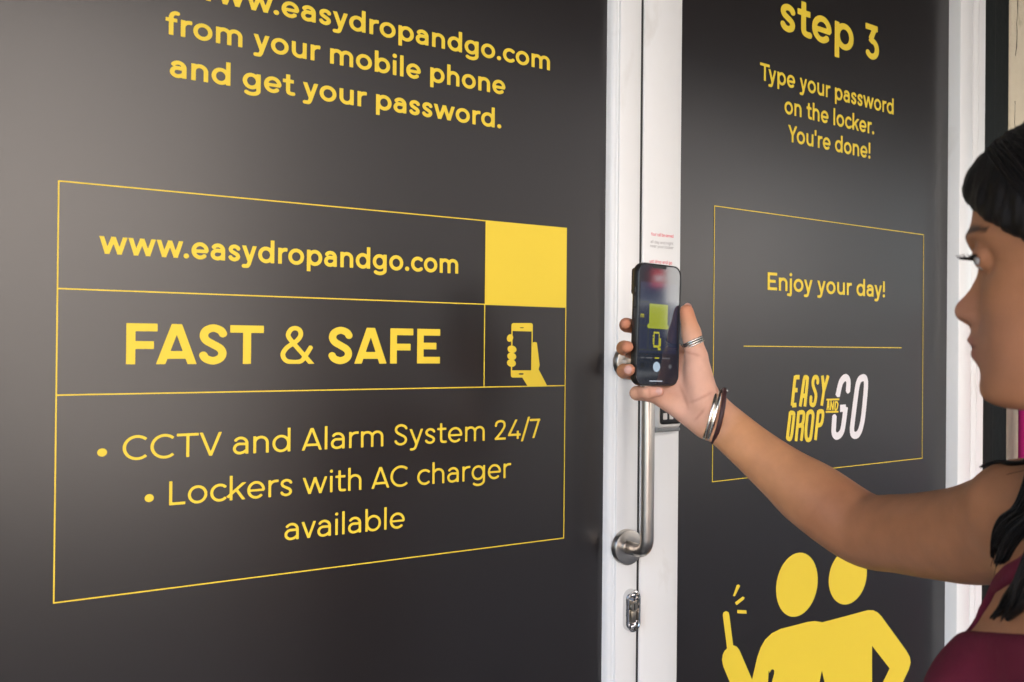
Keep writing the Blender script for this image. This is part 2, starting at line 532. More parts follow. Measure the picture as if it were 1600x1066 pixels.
def fill_grid(D, xs, ys):
    """marching squares -> (verts, faces); full cells of a row are merged"""
    V, F = [], []
    ins = D < 0
    ny, nx = D.shape
    full = ins[:-1, :-1] & ins[1:, :-1] & ins[:-1, 1:] & ins[1:, 1:]
    anyi = ins[:-1, :-1] | ins[1:, :-1] | ins[:-1, 1:] | ins[1:, 1:]
    for j in range(ny - 1):
        i = 0
        row = full[j]
        while i < nx - 1:
            if row[i]:
                k = i
                while k < nx - 1 and row[k]: k += 1
                b = len(V)
                V += [(xs[i], ys[j]), (xs[k], ys[j]), (xs[k], ys[j + 1]), (xs[i], ys[j + 1])]
                F.append((b, b + 1, b + 2, b + 3))
                i = k
            else:
                i += 1
    jj, ii = np.nonzero(anyi & ~full)
    for j, i in zip(jj, ii):
        cs = [(j, i), (j, i + 1), (j + 1, i + 1), (j + 1, i)]
        p = []
        for a in range(4):
            (j0, i0), (j1, i1) = cs[a], cs[(a + 1) % 4]
            d0, d1 = D[j0, i0], D[j1, i1]
            if d0 < 0: p.append((xs[i0], ys[j0]))
            if (d0 < 0) != (d1 < 0):
                t = d0 / (d0 - d1)
                p.append((xs[i0] + (xs[i1] - xs[i0]) * t, ys[j0] + (ys[j1] - ys[j0]) * t))
        if len(p) >= 3:
            b = len(V)
            V += p
            F.append(tuple(range(b, b + len(p))))
    return V, F

GC = {}
def glyph_mesh(c, w, cell=0.022):
    k = (c, round(w, 4), cell)
    if k not in GC:
        it, W_, lb, rb = glyph(c, w)
        xs = np.arange(-0.35, W_ + 0.2, cell) + 0.0031
        ys = np.arange(-0.36, 1.18, cell) + 0.0047
        X, Y = np.meshgrid(xs, ys)
        V, F = fill_grid(sdf2(it, X, Y), xs, ys)
        GC[k] = (V, F, W_, lb, rb)
    return GC[k]

KERN = {'FA': -0.07, 'AS': -0.02, 'ST': -0.01, 'SA': -0.02, 'TV': -0.02, 'w.': -0.05, 'Ty': -0.14, 'Yo': -0.09, "u'": -0.02, 'AC': -0.03, 'ow': -0.02, 'sw': -0.01, 'wo': -0.02, '4/': -0.04, '/7': -0.06, 'av': -0.01, 'va': -0.02, 'oy': -0.02, 'ay': -0.015}
def text_line(txt, w, cap, x0, x1, base, parent, m, off, label=None, name='lettering', weights=None, cell=0.022):
    """vinyl letters lying on a door: ink from x0 to x1, on the baseline"""
    V, F = [], []
    pen = 0.0
    first = True
    for i, c in enumerate(txt):
        if c == ' ':
            pen += 0.35; continue
        ww = weights[i] if weights else w
        gv, gf, W_, lb, rb = glyph_mesh(c, ww, cell)
        if not first:
            pen += lb + (0.022 if w < 0.14 else 0.0) + KERN.get(txt[i - 1:i + 1], 0)
        first = False
        b = len(V)
        V += [(pen + x, y) for x, y in gv]
        F += [tuple(q + b for q in f) for f in gf]
        pen += W_ + rb
    xs = [v[0] for v in V]
    a, z = min(xs), max(xs)
    sx = (x1 - x0) / (z - a)
    o = pydata(name, [(x0 + (x - a) * sx, -off, base + y * cap) for x, y in V], F, m, parent)
    if label: o['label'] = label
    print('TEXT', txt, 'stretch %.3f' % (sx / cap))
    return o

def strokes_mesh(name, strokes, hw, parent, m, off, cell=0.0006, smooth=True, label=None):
    """strokes in wall millimetres"""
    items = []
    for q in strokes:
        p = [(x / 1000, z / 1000) for x, z in q]
        if smooth and len(p) > 3: p = catmull(p, 5)
        items.append((p, hw, None, None))
    A = np.array([p for it in items for p in it[0]])
    xs = np.arange(A[:, 0].min() - 2 * hw, A[:, 0].max() + 2 * hw, cell)
    ys = np.arange(A[:, 1].min() - 2 * hw, A[:, 1].max() + 2 * hw, cell)
    X, Y = np.meshgrid(xs, ys)
    V, F = fill_grid(sdf2(items, X, Y), xs, ys)
    o = pydata(name, [(x, -off, y) for x, y in V], F, m, parent)
    if label: o['label'] = label
    return o

def poly_flat(polys, off):
    """filled outlines: list of [outer, hole, hole...] in wall metres -> verts, faces"""
    V, F = [], []
    for loops in polys:
        ls = [[Vector((x, z, 0)) for x, z in lp] for lp in loops]
        flat = [p for lp in ls for p in lp]
        b = len(V)
        V += [(p.x, -off, p.y) for p in flat]
        F += [tuple(i + b for i in t) for t in tessellate_polygon(ls)]
    return V, F

def lines_mesh(segs, wd, off):
    V, F = [], []
    for k, (x0, z0, x1, z1) in enumerate(segs):
        b = len(V); h = wd / 2
        if abs(x1 - x0) > abs(z1 - z0):
            V += [(x0 - h, -off, z0 - h), (x1 + h, -off, z0 - h), (x1 + h, -off, z0 + h), (x0 - h, -off, z0 + h)]
        else:
            V += [(x0 - h, -off - 0.00005, z0 - h), (x0 + h, -off - 0.00005, z0 - h), (x0 + h, -off - 0.00005, z1 + h), (x0 - h, -off - 0.00005, z1 + h)]
        F.append((b, b + 1, b + 2, b + 3))
    return V, F

# ------------------------------------------------------------------ the place: ground, building, street
def structure(o): o['kind'] = 'structure'; return o
M['paving'] = mat('paving', (0.085, 0.08, 0.074), 0.8, bump=[(30, 0.003, None)], var=(1.5, 0.15, None))
M['asphalt'] = mat('asphalt', (0.045, 0.045, 0.046), 0.85, bump=[(120, 0.004, None)], var=(2, 0.15, None))
M['kerb'] = mat('kerb_stone', (0.32, 0.31, 0.29), 0.8, bump=[(50, 0.003, None)])
M['cream'] = mat('facade_cream', (0.74, 0.65, 0.575), 0.85, var=(0.8, 0.08, None), bump=[(20, 0.004, None)])
M['ochre'] = mat('facade_ochre', (0.68, 0.57, 0.51), 0.85, var=(0.8, 0.1, None), bump=[(20, 0.004, None)])
M['greyfac'] = mat('facade_grey', (0.13, 0.125, 0.12), 0.85, var=(0.8, 0.1, None), bump=[(20, 0.004, None)])
M['pane'] = mat('window_glass', (0.02, 0.025, 0.03), 0.08, spec=0.6, bump=[(2, 0.002, None)])
M['shutter'] = mat('shutter_green', (0.05, 0.10, 0.075), 0.6, var=(8, 0.15, None))
M['canvas'] = mat('awning_canvas', (0.10, 0.085, 0.075), 0.85, var=(6, 0.1, None))
M['redsign'] = mat('red_sign', (0.65, 0.02, 0.03), 0.4, var=(5, 0.05, None))

m = MB(); m.box(-60, 60, -60, 40, -0.30, -0.14)
structure(m.build('ground', M['asphalt']))
m = MB(); m.box(-30, 30, -7.5, -3.2, -0.139, -0.13)
structure(m.build('road', M['asphalt']))
m = MB()
random.seed(3)
for i in range(-20, 30):
    for j in range(7):
        x0 = i * 0.45; y1 = 0.2 - j * 0.45
        m.box(x0 + 0.003, x0 + 0.447, y1 - 0.447, y1 - 0.003, -0.06, random.uniform(-0.002, 0.0), 0.003, 1)
structure(m.build('pavement', M['paving']))
m = MB(); m.box(-30, 30, -3.20, -2.96, -0.138, 0.002, 0.015)
structure(m.build('kerb', M['kerb']))
m = MB(); m.box(-30, 30, -10.2, -7.5, -0.137, -0.005, 0.015)
structure(m.build('opposite_pavement', M['paving']))

A2 = radians(2.93)
def d2w(s, off, z=0.0): return (0.905 + s * cos(A2) + off * sin(A2), s * sin(A2) - off * cos(A2), z)

# shop front wall around the doors (building the doors sit in)
DTOP = 2.42
m = MB()
m.box(-8.0, -0.085, 0.03, 0.40, -0.1, 8.6)
m.box(-0.085, 1.98, 0.05, 0.40, DTOP + 0.07, 8.6)
m.box(2.02, 14.0, 0.10, 0.40, -0.1, 8.6)
m.box(1.98, 2.02, 0.12, 0.40, -0.1, 8.6)
shop = m.build('shop_building', M['render'])
tag(shop, 'rendered shop wall surrounding the white framed double doors', 'building')
m = MB(); m.box(-8.2, 14.2, 0.401, 9.0, -0.1, 8.65)  # unseen mass behind the wall, made to block the sun and shade the street
m.build('building_block', M['render'], shop)
m = MB(); m.box(-8.0, 14.0, -0.12, 0.45, 8.65, 8.85, 0.02)
m.build('cornice', M['render'], shop)

# unseen awning over the doors, stretched long to keep sky out of reflections
aw = empty('awning', (0.5, 0.0, 2.75))
tag(aw, 'unseen dark canvas awning, stretched long above the shop doors to hold back sky light', 'awning')
bm_ = MB()
bm_.prism([(0.02, 0.25), (0.02, 0.27), (-1.75, -0.02), (-1.75, -0.045)], (-2.4, 7.6))
o = bm_.build('canopy', M['canvas'], aw)
o.data.transform(Matrix(((0, 0, 1, 0), (1, 0, 0, 0), (0, 1, 0, 0), (0, 0, 0, 1))))
o.data.flip_normals()
m = MB(); m.box(-2.4, 7.6, -1.79, -1.75, -0.075, -0.015, 0.008); m.build('front_bar', M['greytrim'], aw)
m = MB(); m.box(-2.4, 7.6, -1.772, -1.768, -0.26, -0.075); m.build('valance', M['canvas'], aw)
for sx in (-2.3, 2.6, 7.5):
    m = MB(); m.tube([(sx, 0.02, 0.05), (sx, -0.85, 0.03), (sx, -1.75, -0.045)], 0.018); m.build('arm', M['greytrim'], aw)

# buildings across the street, seen only as reflections, their layout and tones shaped for these
def facade(x0, x1, h, mt, nx, nz, label, y=-10.2):
    r = empty('town_house', ((x0 + x1) / 2, y - 3, 0))
    tag(r, label, 'building')
    cx = (x0 + x1) / 2
    w = (x1 - x0) / 2
    b = MB(); b.box(-w, w, -3, 3, -0.13, h); b.build('wall', mt, r)
    b = MB(); b.box(-w - 0.05, w + 0.05, -3.1, 3.12, h, h + 0.22, 0.03); b.build('roof', M['kerb'], r)
    pw = 2 * w / nx
    for i in range(nx):
        for k in range(nz):
            xc = -w + pw * (i + 0.5); z0 = 0.9 + k * 2.9
            if k == 0 and i % 3 == 1: zz, hh = 0.0, 2.1
            else: zz, hh = z0, 1.4
            f = MB()
            for (a0, a1, c0, c1) in ((-0.56, -0.48, zz, zz + hh), (0.48, 0.56, zz, zz + hh), (-0.48, 0.48, zz + hh - 0.08, zz + hh), (-0.48, 0.48, zz, zz + 0.08)):
                f.box(xc + a0, xc + a1, 2.98, 3.06, c0, c1)
            fo = f.build('window', M['greytrim'] if mt in (M['darkfac'], M['slatefac']) else M['white'], r)
            p = MB(); p.box(xc - 0.48, xc + 0.48, 2.97, 3.012, zz + 0.08, zz + hh - 0.08); p.build('pane', M['pane'], fo)
    return r
M['whitefac'] = mat('facade_white', (0.85, 0.83, 0.78), 0.8, bump=[(20, 0.003, None)])
M['dimcream'] = mat('facade_sand', (0.56, 0.48, 0.42), 0.85, var=(0.8, 0.08, None), bump=[(20, 0.004, None)])
M['slatefac'] = mat('facade_slate', (0.065, 0.058, 0.054), 0.85, var=(0.8, 0.1, None), bump=[(20, 0.004, None)])
M['darkfac'] = mat('facade_charcoal', (0.022, 0.021, 0.021), 0.85, var=(0.8, 0.1, None), bump=[(20, 0.004, None)])
facade(-16.0, -3.6, 7.5, M['ochre'], 5, 2, 'pinkish town house opposite, furthest left across the street')
facade(-3.4, 2.6, 7.2, M['cream'], 3, 2, 'cream town house straight across the street from the doors')
facade(2.8, 10.0, 9.0, M['slatefac'], 2, 2, 'slate grey house between the cream and sand coloured fronts opposite')
facade(10.3, 12.55, 7.6, M['dimcream'], 2, 2, 'narrow sand coloured house right of the slate grey house opposite')
facade(12.6, 13.5, 12.0, M['darkfac'], 1, 2, 'slim charcoal house carrying a red sign across the street')
facade(13.6, 15.0, 4.6, M['whitefac'], 1, 1, 'low white house behind an added dark wall')
facade(15.2, 34.0, 14.0, M['darkfac'], 5, 2, 'long charcoal house raised tall against sky reflections at the right end of the opposite row')  # made tall to keep sky out of the door reflections
m = MB(); m.box(13.55, 15.1, -9.7, -9.5, -0.13, 2.15, 0.01)  # added wall, keeps the low part of the phone reflection dark
gw = m.build('added_dark_wall', M['darkfac']); tag(gw, 'dark wall added in front of the low white house to darken reflections', 'wall')
sg = empty("shop_sign", (13.22, -10.14, 2.74))
tag(sg, 'red shop sign with a white emblem across the street', 'sign')
m = MB(); m.box(-0.19, 0.19, 0.0, 0.06, -0.17, 0.17, 0.01); m.build('board', M['redsign'], sg)
m = MB(); m.box(-0.11, 0.11, 0.061, 0.066, -0.06, 0.05, 0.002); m.build('emblem', M['whitevinyl'], sg)

# ------------------------------------------------------------------ the two door leaves and their frame
Z0, Z1 = 0.02, DTOP
def stile(name, x0, x1, off, parent, z0=Z0, z1=Z1, left_bead=False, right_bead=False, back=0.03):
    """door stile: eased front edges, optional stepped glazing bead"""
    e = 0.0025
    pr = []
    pr.append((x0, back))
    if left_bead: pr += [(x0, 0.0)]
    pr += [(x0, -off + e), (x0 + e * 0.3, -off + e * 0.3), (x0 + e, -off)]
    pr += [(x1 - e, -off), (x1 - e * 0.3, -off + e * 0.3), (x1, -off + e), (x1, back)]
    b = MB(); b.prism(pr, (z0, z1))
    return b.build(name, M['white'], parent, auto=True)

# leaf with the web address table
D1 = empty('door', (0, 0, 0))
tag(D1, 'wide door leaf covered in dark vinyl with the yellow bordered table, its steel pull handle at the edge', 'door')
m = MB(); m.box(0.008, 0.834, 0.0, 0.012, Z0, Z1); m.build('vinyl_panel', M['vinyl'], D1)
panel1 = D1.children[0]
stile('stile', 0.838, 0.8795, 0.020, D1)
stile('stile', -0.036, 0.012, 0.020, D1)
for (x0, x1, s_) in ((0.8275, 0.838, 1), (0.012, 0.0225, -1)):
    # stepped, rounded glazing bead
    xs_ = [0.0, 0.0015, 0.004, 0.0062, 0.0066, 0.0090, 0.0105]
    ys_ = [0.002, -0.006, -0.0115, -0.0135, -0.0118, -0.0158, -0.0162]
    pr = [(x0 + a if s_ == 1 else x1 - a, y) for a, y in zip(xs_, ys_)]
    pr += [(x1 if s_ == 1 else x0, 0.002)]
    b = MB(); b.prism(pr, (Z0 + 0.08, Z1 - 0.08)); b.build('glazing_bead', M['white'], D1, auto=True)
m = MB(); m.box(0.012, 0.838, -0.020, -0.0005, Z1 - 0.085, Z1, 0.002); m.build('top_rail', M['white'], D1)
m = MB(); m.box(0.012, 0.838, -0.020, -0.0005, Z0, Z0 + 0.10, 0.002); m.build('kick_rail', M['white'], D1)

SB, BD, RG = 0.174, 0.192, 0.113
O1 = 0.0006
def sub(o): o.parent = panel1; return o
Y = M['yellow']
text_line('www.easydropandgo.com', SB, 0.0262, 0.2735 - 0.0015 - (0.3331 - 0.2735) * 0 - 0.0562, 0.7236, 1.8518, panel1, Y, O1, 'yellow web address lettering on the line over "from your mobile phone"')
text_line('from your mobile phone', SB, 0.0262, 0.1953 - 0.003, 0.6481, 1.8042, panel1, Y, O1, 'yellow lettering reading "from your mobile phone"')
text_line('and get your password.', SB, 0.0262, 0.1975, 0.642, 1.7558, panel1, Y, O1, 'yellow lettering reading "and get your password."')
text_line('www.easydropandgo.com', SB, 0.0262, 0.1254, 0.5754, 1.5475, panel1, Y, O1, 'yellow web address lettering in the top cell of the table')
text_line('FAST & SAFE', BD, 0.0464, 0.1543, 0.5487, 1.4246, panel1, Y, O1, 'bold yellow lettering reading "FAST & SAFE"', weights=[BD] * 5 + [0.118] + [BD] * 5, cell=0.014)
text_line('\u2022 CCTV and Alarm System 24/7', RG, 0.0276, 0.1258, 0.7123, 1.3166, panel1, Y, O1, 'thin yellow lettering reading "CCTV and Alarm System 24/7"')
text_line('\u2022 Lockers with AC charger', RG, 0.0276, 0.1756, 0.6634, 1.2620, panel1, Y, O1, 'thin yellow lettering reading "Lockers with AC charger"')
text_line('available', RG, 0.0276, 0.3375, 0.499, 1.2072, panel1, Y, O1, 'thin yellow lettering reading "available"')
LW = 0.0015
bx0, bx1, bz0, bz1 = 0.0846, 0.7556, 1.1666, 1.6237
V, F = lines_mesh([(bx0, bz1, bx1, bz1), (bx0, bz0, bx1, bz0), (bx0, bz0, bx0, bz1), (bx1, bz0, bx1, bz1),
                   (bx0, 1.5070, bx1, 1.5070), (bx0, 1.3914, bx1, 1.3914), (0.6178, 1.3914, 0.6178, 1.5070)], LW, O1)
pydata('table_border', V, F, Y, panel1)
o = pydata('yellow_square', [(0.6178, -O1 - 0.00012, 1.5070), (0.7556, -O1 - 0.00012, 1.5070), (0.7556, -O1 - 0.00012, 1.6237), (0.6178, -O1 - 0.00012, 1.6237)], [(0, 1, 2, 3)], Y, panel1)
o['label'] = 'plain yellow square in the top right cell of the table'

MK = json.loads('''{"head_a":[[434.1,1009.2],[431.0,1000.6],[426.4,992.6],[420.7,985.4],[413.9,979.2],[406.1,974.2],[397.7,970.4],[388.8,968.0],[379.7,966.9],[370.6,967.3],[361.6,969.0],[353.1,972.1],[345.2,976.5],[338.1,981.9],[332.0,988.4],[327.0,995.7],[323.2,1003.6],[320.7,1012.0],[319.5,1020.7],[319.7,1029.5],[321.3,1038.2],[324.2,1046.5],[328.5,1054.3],[333.8,1061.4],[340.3,1067.6],[347.7,1072.8],[355.8,1076.8],[364.5,1079.6],[373.5,1080.9],[382.7,1080.9],[391.7,1079.5],[400.5,1076.7],[408.7,1072.6],[416.2,1067.2],[422.7,1060.8],[428.0,1053.3],[432.1,1045.1],[434.9,1036.4],[436.1,1027.4],[435.9,1018.2]],"head_b":[[584.4,1002.7],[581.1,994.9],[576.4,987.7],[570.5,981.3],[563.5,975.8],[555.7,971.4],[547.1,968.2],[538.1,966.2],[528.8,965.4],[519.6,966.0],[510.6,967.8],[502.0,970.8],[494.0,975.0],[486.9,980.1],[480.8,986.2],[475.8,993.0],[472.1,1000.3],[469.6,1008.1],[468.6,1016.1],[468.9,1024.1],[470.7,1031.9],[473.7,1039.5],[478.1,1046.5],[483.7,1052.8],[490.3,1058.3],[497.8,1062.9],[506.1,1066.3],[514.9,1068.6],[524.1,1069.7],[533.4,1069.4],[542.6,1067.9],[551.4,1065.1],[559.6,1061.1],[567.1,1056.1],[573.6,1050.0],[578.9,1043.1],[582.9,1035.5],[585.6,1027.5],[586.7,1019.2],[586.3,1010.8]],"ray":[[[217.4,1045.8],[222.2,1046.7],[226.3,1043.6],[213.2,1027.9],[208.4,1029.1]],[[232.9,1024.4],[237.8,1022.2],[236.7,1019.3],[217.8,1012.1],[213.3,1017.3]],[[219.4,1003.8],[242.5,999.4],[243.3,993.4],[219.5,998.0]]],"body":[[183.8,1000.1],[185.1,1004.8],[191.6,1006.3],[198.2,1003.2],[200.1,997.4],[209.8,945.7],[218.7,941.6],[225.4,934.8],[258.3,877.8],[264.2,893.7],[271.6,914.0],[280.3,929.1],[291.8,940.6],[309.3,948.4],[333.1,952.1],[407.2,951.8],[428.5,949.9],[451.0,943.9],[591.5,943.9],[608.4,940.9],[623.1,934.2],[635.4,925.0],[722.5,840.6],[734.1,826.5],[737.4,813.8],[730.8,801.7],[709.8,780.3],[682.5,750.8],[668.8,640.0],[609.6,640.0],[524.8,640.0],[462.0,640.0],[304.1,640.0],[265.3,640.0],[257.0,799.6],[245.5,817.5],[230.3,836.1],[202.5,884.4],[186.2,914.0],[182.8,925.9],[184.5,934.2],[188.8,939.6],[194.9,943.0]],"hole1":[[605.4,872.4],[664.6,816.8],[642.0,794.2],[606.4,755.8]],"hole2":[[300.1,864.4],[304.6,879.2],[308.1,884.3],[312.4,884.4],[316.4,881.6],[315.7,874.4],[310.3,862.3],[306.7,834.7],[307.2,652.0],[297.0,652.0]],"hole3":[[443.7,834.9],[450.3,855.1],[458.5,831.8],[465.3,773.1],[466.4,652.0],[435.8,652.0],[437.0,779.5]],"ph_body":[[694.2,1482.4],[695.2,1482.3],[696.1,1482.0],[696.9,1481.5],[697.5,1480.9],[697.8,1480.1],[698.0,1479.3],[697.7,1407.0],[697.6,1406.2],[697.2,1405.4],[696.6,1404.8],[695.8,1404.3],[694.9,1404.0],[693.9,1403.9],[665.2,1404.2],[664.3,1404.3],[663.4,1404.7],[662.6,1405.2],[662.1,1405.8],[661.7,1406.6],[661.6,1407.4],[661.8,1478.6],[662.0,1479.4],[662.3,1480.2],[662.9,1480.8],[663.7,1481.3],[664.6,1481.7],[665.5,1481.8]],"ph_screen":[[663.8,1470.5],[696.1,1470.3],[695.8,1414.3],[663.6,1414.5]],"ph_ear":[[675.6,1475.3],[677.3,1475.9],[681.3,1476.0],[683.3,1475.4],[681.3,1474.8],[677.3,1474.7]],"ph_btn":[[674.3,1409.3],[676.4,1410.3],[681.4,1410.3],[683.6,1409.2],[681.4,1408.1],[676.4,1408.2]],"ph_thumb":[[698.3,1454.6],[702.0,1455.1],[705.2,1454.2],[710.4,1421.8],[708.6,1415.7],[723.9,1391.3],[689.8,1391.9],[680.8,1404.0],[695.3,1409.7]],"ph_f0":[[664.3,1459.0],[663.6,1457.7],[662.6,1456.6],[661.4,1455.7],[660.1,1455.2],[658.7,1455.0],[657.4,1455.2],[656.3,1455.8],[655.3,1456.6],[654.7,1457.7],[654.4,1459.0],[654.4,1460.4],[654.8,1461.8],[655.5,1463.1],[656.5,1464.2],[657.7,1465.1],[659.0,1465.6],[660.4,1465.8],[661.7,1465.6],[662.9,1465.1],[663.8,1464.2],[664.4,1463.1],[664.8,1461.8],[664.7,1460.4]],"ph_f1":[[670.3,1442.8],[669.7,1441.5],[668.6,1440.5],[667.1,1439.7],[665.3,1439.2],[663.4,1439.1],[661.4,1439.3],[659.6,1439.9],[658.0,1440.8],[656.7,1442.0],[655.9,1443.3],[655.5,1444.7],[655.7,1446.0],[656.3,1447.3],[657.4,1448.4],[658.9,1449.2],[660.6,1449.6],[662.6,1449.8],[664.5,1449.5],[666.4,1448.9],[668.0,1448.0],[669.3,1446.9],[670.1,1445.6],[670.5,1444.2]],"ph_f2":[[670.0,1432.7],[669.4,1431.4],[668.2,1430.4],[666.8,1429.6],[665.0,1429.1],[663.1,1429.0],[661.1,1429.3],[659.3,1429.9],[657.7,1430.8],[656.4,1432.0],[655.6,1433.3],[655.2,1434.7],[655.3,1436.0],[656.0,1437.3],[657.1,1438.3],[658.6,1439.1],[660.3,1439.6],[662.2,1439.7],[664.2,1439.5],[666.0,1438.9],[667.7,1438.0],[668.9,1436.8],[669.8,1435.5],[670.2,1434.1]],"ph_f3":[[669.5,1423.1],[668.9,1421.9],[667.8,1420.8],[666.3,1420.0],[664.5,1419.6],[662.6,1419.5],[660.7,1419.7],[658.8,1420.3],[657.2,1421.3],[655.9,1422.4],[655.1,1423.7],[654.7,1425.1],[654.9,1426.5],[655.5,1427.7],[656.6,1428.8],[658.1,1429.6],[659.9,1430.0],[661.8,1430.1],[663.7,1429.9],[665.6,1429.3],[667.2,1428.4],[668.5,1427.2],[669.3,1425.9],[669.7,1424.5]],"logo_y":[[[367.3,1400.2],[359.3,1346.7]],[[367.3,1397.6],[379.6,1397.5]],[[363.9,1374.6],[374.2,1374.4]],[[359.3,1347.4],[371.4,1347.7]],[[382.0,1344.6],[392.2,1391.7],[395.4,1396.6],[398.8,1397.2],[401.7,1395.1],[401.7,1390.1],[395.0,1344.2]],[[387.5,1363.5],[398.5,1363.9]],[[431.5,1386.1],[431.9,1391.8],[429.1,1396.4],[424.1,1397.2],[420.1,1394.8],[417.9,1389.2],[418.0,1382.7],[421.4,1375.5],[425.3,1369.0],[426.8,1362.5],[424.6,1352.6],[421.1,1346.7],[416.1,1346.4],[412.5,1348.6],[412.0,1355.1],[412.6,1361.2]],[[445.0,1399.6],[449.5,1372.1]],[[462.3,1399.4],[449.9,1372.1],[443.4,1344.1]],[[354.7,1335.7],[346.7,1288.6]],[[354.7,1334.3],[362.3,1333.3],[364.5,1329.0],[361.5,1308.2],[358.4,1294.3],[354.2,1287.3],[346.2,1290.1]],[[378.1,1335.9],[370.9,1282.5]],[[378.6,1333.9],[389.1,1333.8],[392.7,1329.4],[390.9,1318.2],[386.6,1311.3],[375.6,1309.7]],[[385.5,1309.9],[389.5,1306.9],[388.3,1297.1],[385.8,1283.1]],[[407.3,1333.4],[402.9,1329.0],[399.2,1306.5],[398.9,1292.3],[401.7,1284.4],[408.0,1283.1],[412.4,1287.4],[416.6,1308.6],[419.1,1325.6],[417.5,1331.4],[412.9,1334.4],[407.3,1333.4]],[[434.4,1335.4],[426.0,1281.7]],[[434.9,1333.6],[444.7,1333.6],[447.7,1329.6],[446.0,1317.4],[441.5,1309.7],[431.3,1308.0]]],"logo_w":[[[490.9,1360.7],[498.9,1382.8],[506.0,1391.5],[514.3,1395.1],[521.6,1392.0],[524.1,1383.9],[522.4,1368.4]],[[481.9,1324.0],[480.5,1305.8],[479.9,1295.7],[482.4,1289.0],[489.5,1285.7],[498.9,1288.2],[505.3,1294.5],[509.4,1306.1],[516.2,1339.7]],[[498.8,1337.3],[516.3,1337.5]],[[569.4,1394.4],[559.5,1390.8],[552.3,1378.9],[544.1,1341.8],[537.9,1309.3],[536.1,1297.5],[537.5,1288.5],[544.8,1284.5],[554.7,1286.2],[563.2,1296.3],[570.4,1317.0],[576.2,1351.4],[579.2,1376.9],[578.3,1389.0],[574.4,1393.6],[569.4,1394.4]]],"logo_and":[[[457.5,1354.8],[496.4,1354.5]],[[455.5,1332.2],[493.9,1331.3]],[[459.6,1335.4],[462.2,1351.5],[464.5,1351.5],[465.4,1335.2]],[[460.3,1341.5],[465.4,1341.6]],[[469.9,1335.1],[471.1,1351.3],[477.3,1335.8],[479.5,1351.1]],[[484.4,1350.2],[483.0,1335.2]],[[484.0,1350.2],[489.9,1349.3],[492.3,1345.6],[490.0,1337.6],[487.2,1335.2],[483.0,1335.2]]]}''')
def mm(p): return [(x / 1000, z / 1000) for x, z in p]
def sm(p, n=4): return catmull(p, n, True)
# hand holding a phone: body with screen, ear slot and button cut out; fingers laid over it
V, F = poly_flat([[mm(MK['ph_body']), mm(MK['ph_screen']), mm(MK['ph_ear']), mm(MK['ph_btn'])]], O1)
ico = pydata('phone_icon', V, F, Y, panel1)
ico['label'] = 'yellow pictogram of a hand holding a phone'
V, F = poly_flat([[mm(MK['ph_thumb'])]], O1 + 0.0001)
for i in range(4):
    v2, f2 = poly_flat([[mm(MK['ph_f%d' % i])]], O1 + 0.0001 + 0.00004 * (i + 1))
    F += [tuple(q + len(V) for q in t) for t in f2]; V += v2
o = pydata('hand_icon', V, F, Y, panel1)

# D-shaped pull handle on the stile
hd = empty('pull_handle', (0.856, -0.020, 1.147))
hd.parent = D1
hx, hz1 = 0.0, 1.4262 - 1.147
pts = [(hx, 0.0, 0.0), (hx, -0.030, 0.0)]
for k in range(1, 9):
    a = pi / 2 * k / 8
    pts.append((hx, -0.030 - 0.020 * sin(a), 0.020 - 0.020 * cos(a)))
top = [(x, y, hz1 - z) for x, y, z in pts[::-1]]
m = MB(); m.tube(pts + [(hx, -0.05, 0.06), (hx, -0.05, hz1 / 2), (hx, -0.05, hz1 - 0.06)] + top, 0.0098, 22)
m.build('grip_bar', M['steel'], hd, smooth=True)
for z in (0.0, hz1):
    m = MB(); m.lathe([(0.0266, 0.0), (0.0266, 0.0085), (0.0258, 0.0098), (0.0245, 0.0102), (0.0106, 0.0102), (0.0106, 0.012), (0.0, 0.012)], (hx, 0, z), (0, -1, 0), 48)
    m.build('rosette', M['steel'], hd, auto=True)

# oval lock escutcheon
lk = empty('door_lock', (0.8655, -0.020, 1.0500)); lk.parent = D1
def stadium(w, h, n=14):
    r = w / 2
    return [(r * cos(radians(a)), h / 2 - r + r * sin(radians(a))) for a in np.linspace(0, 180, n)] + [(r * cos(radians(a)), -h / 2 + r + r * sin(radians(a))) for a in np.linspace(180, 360, n)]
def plate(name, rings, m_, parent, cap=True):
    """rings: list of (outline, y)"""
    V, F = [], []
    n = len(rings[0][0])
    for out, y in rings: V += [(x, y, z) for x, z in out]
    for k in range(len(rings) - 1):
        for i in range(n):
            F.append((k * n + i, k * n + (i + 1) % n, (k + 1) * n + (i + 1) % n, (k + 1) * n + i))
    if cap: F.append(tuple((len(rings) - 1) * n + i for i in range(n)))
    o = pydata(name, V, F, m_, parent)
    bmm = bmesh.new(); bmm.from_mesh(o.data); bmesh.ops.recalc_face_normals(bmm, faces=bmm.faces); bmm.to_mesh(o.data); bmm.free()
    o.data.shade_smooth()
    try: o.data.set_sharp_from_angle(angle=radians(35))
    except Exception: pass
    return o
plate('lock_plate', [(stadium(0.0265, 0.064), 0.0), (stadium(0.0265, 0.064), -0.0075), (stadium(0.0245, 0.062), -0.0105), (stadium(0.0205, 0.058), -0.0110), (stadium(0.0185, 0.056), -0.0095), (stadium(0.0180, 0.0555), -0.0035)], M['chrome'], lk)
m = MB(); m.lathe([(0.0072, 0.003), (0.0072, 0.0105), (0.0066, 0.0115), (0.0, 0.0115)], (0, 0, 0.007), (0, -1, 0), 28)
m.box(-0.0045, 0.0045, -0.0100, -0.0030, -0.018, 0.002, 0.0015); m.build('cylinder', M['brass'], lk, auto=True)
m = MB(); m.box(-0.0009, 0.0009, -0.0118, -0.0112, 0.0025, 0.0115); m.build('keyhole', M['dark'], lk)
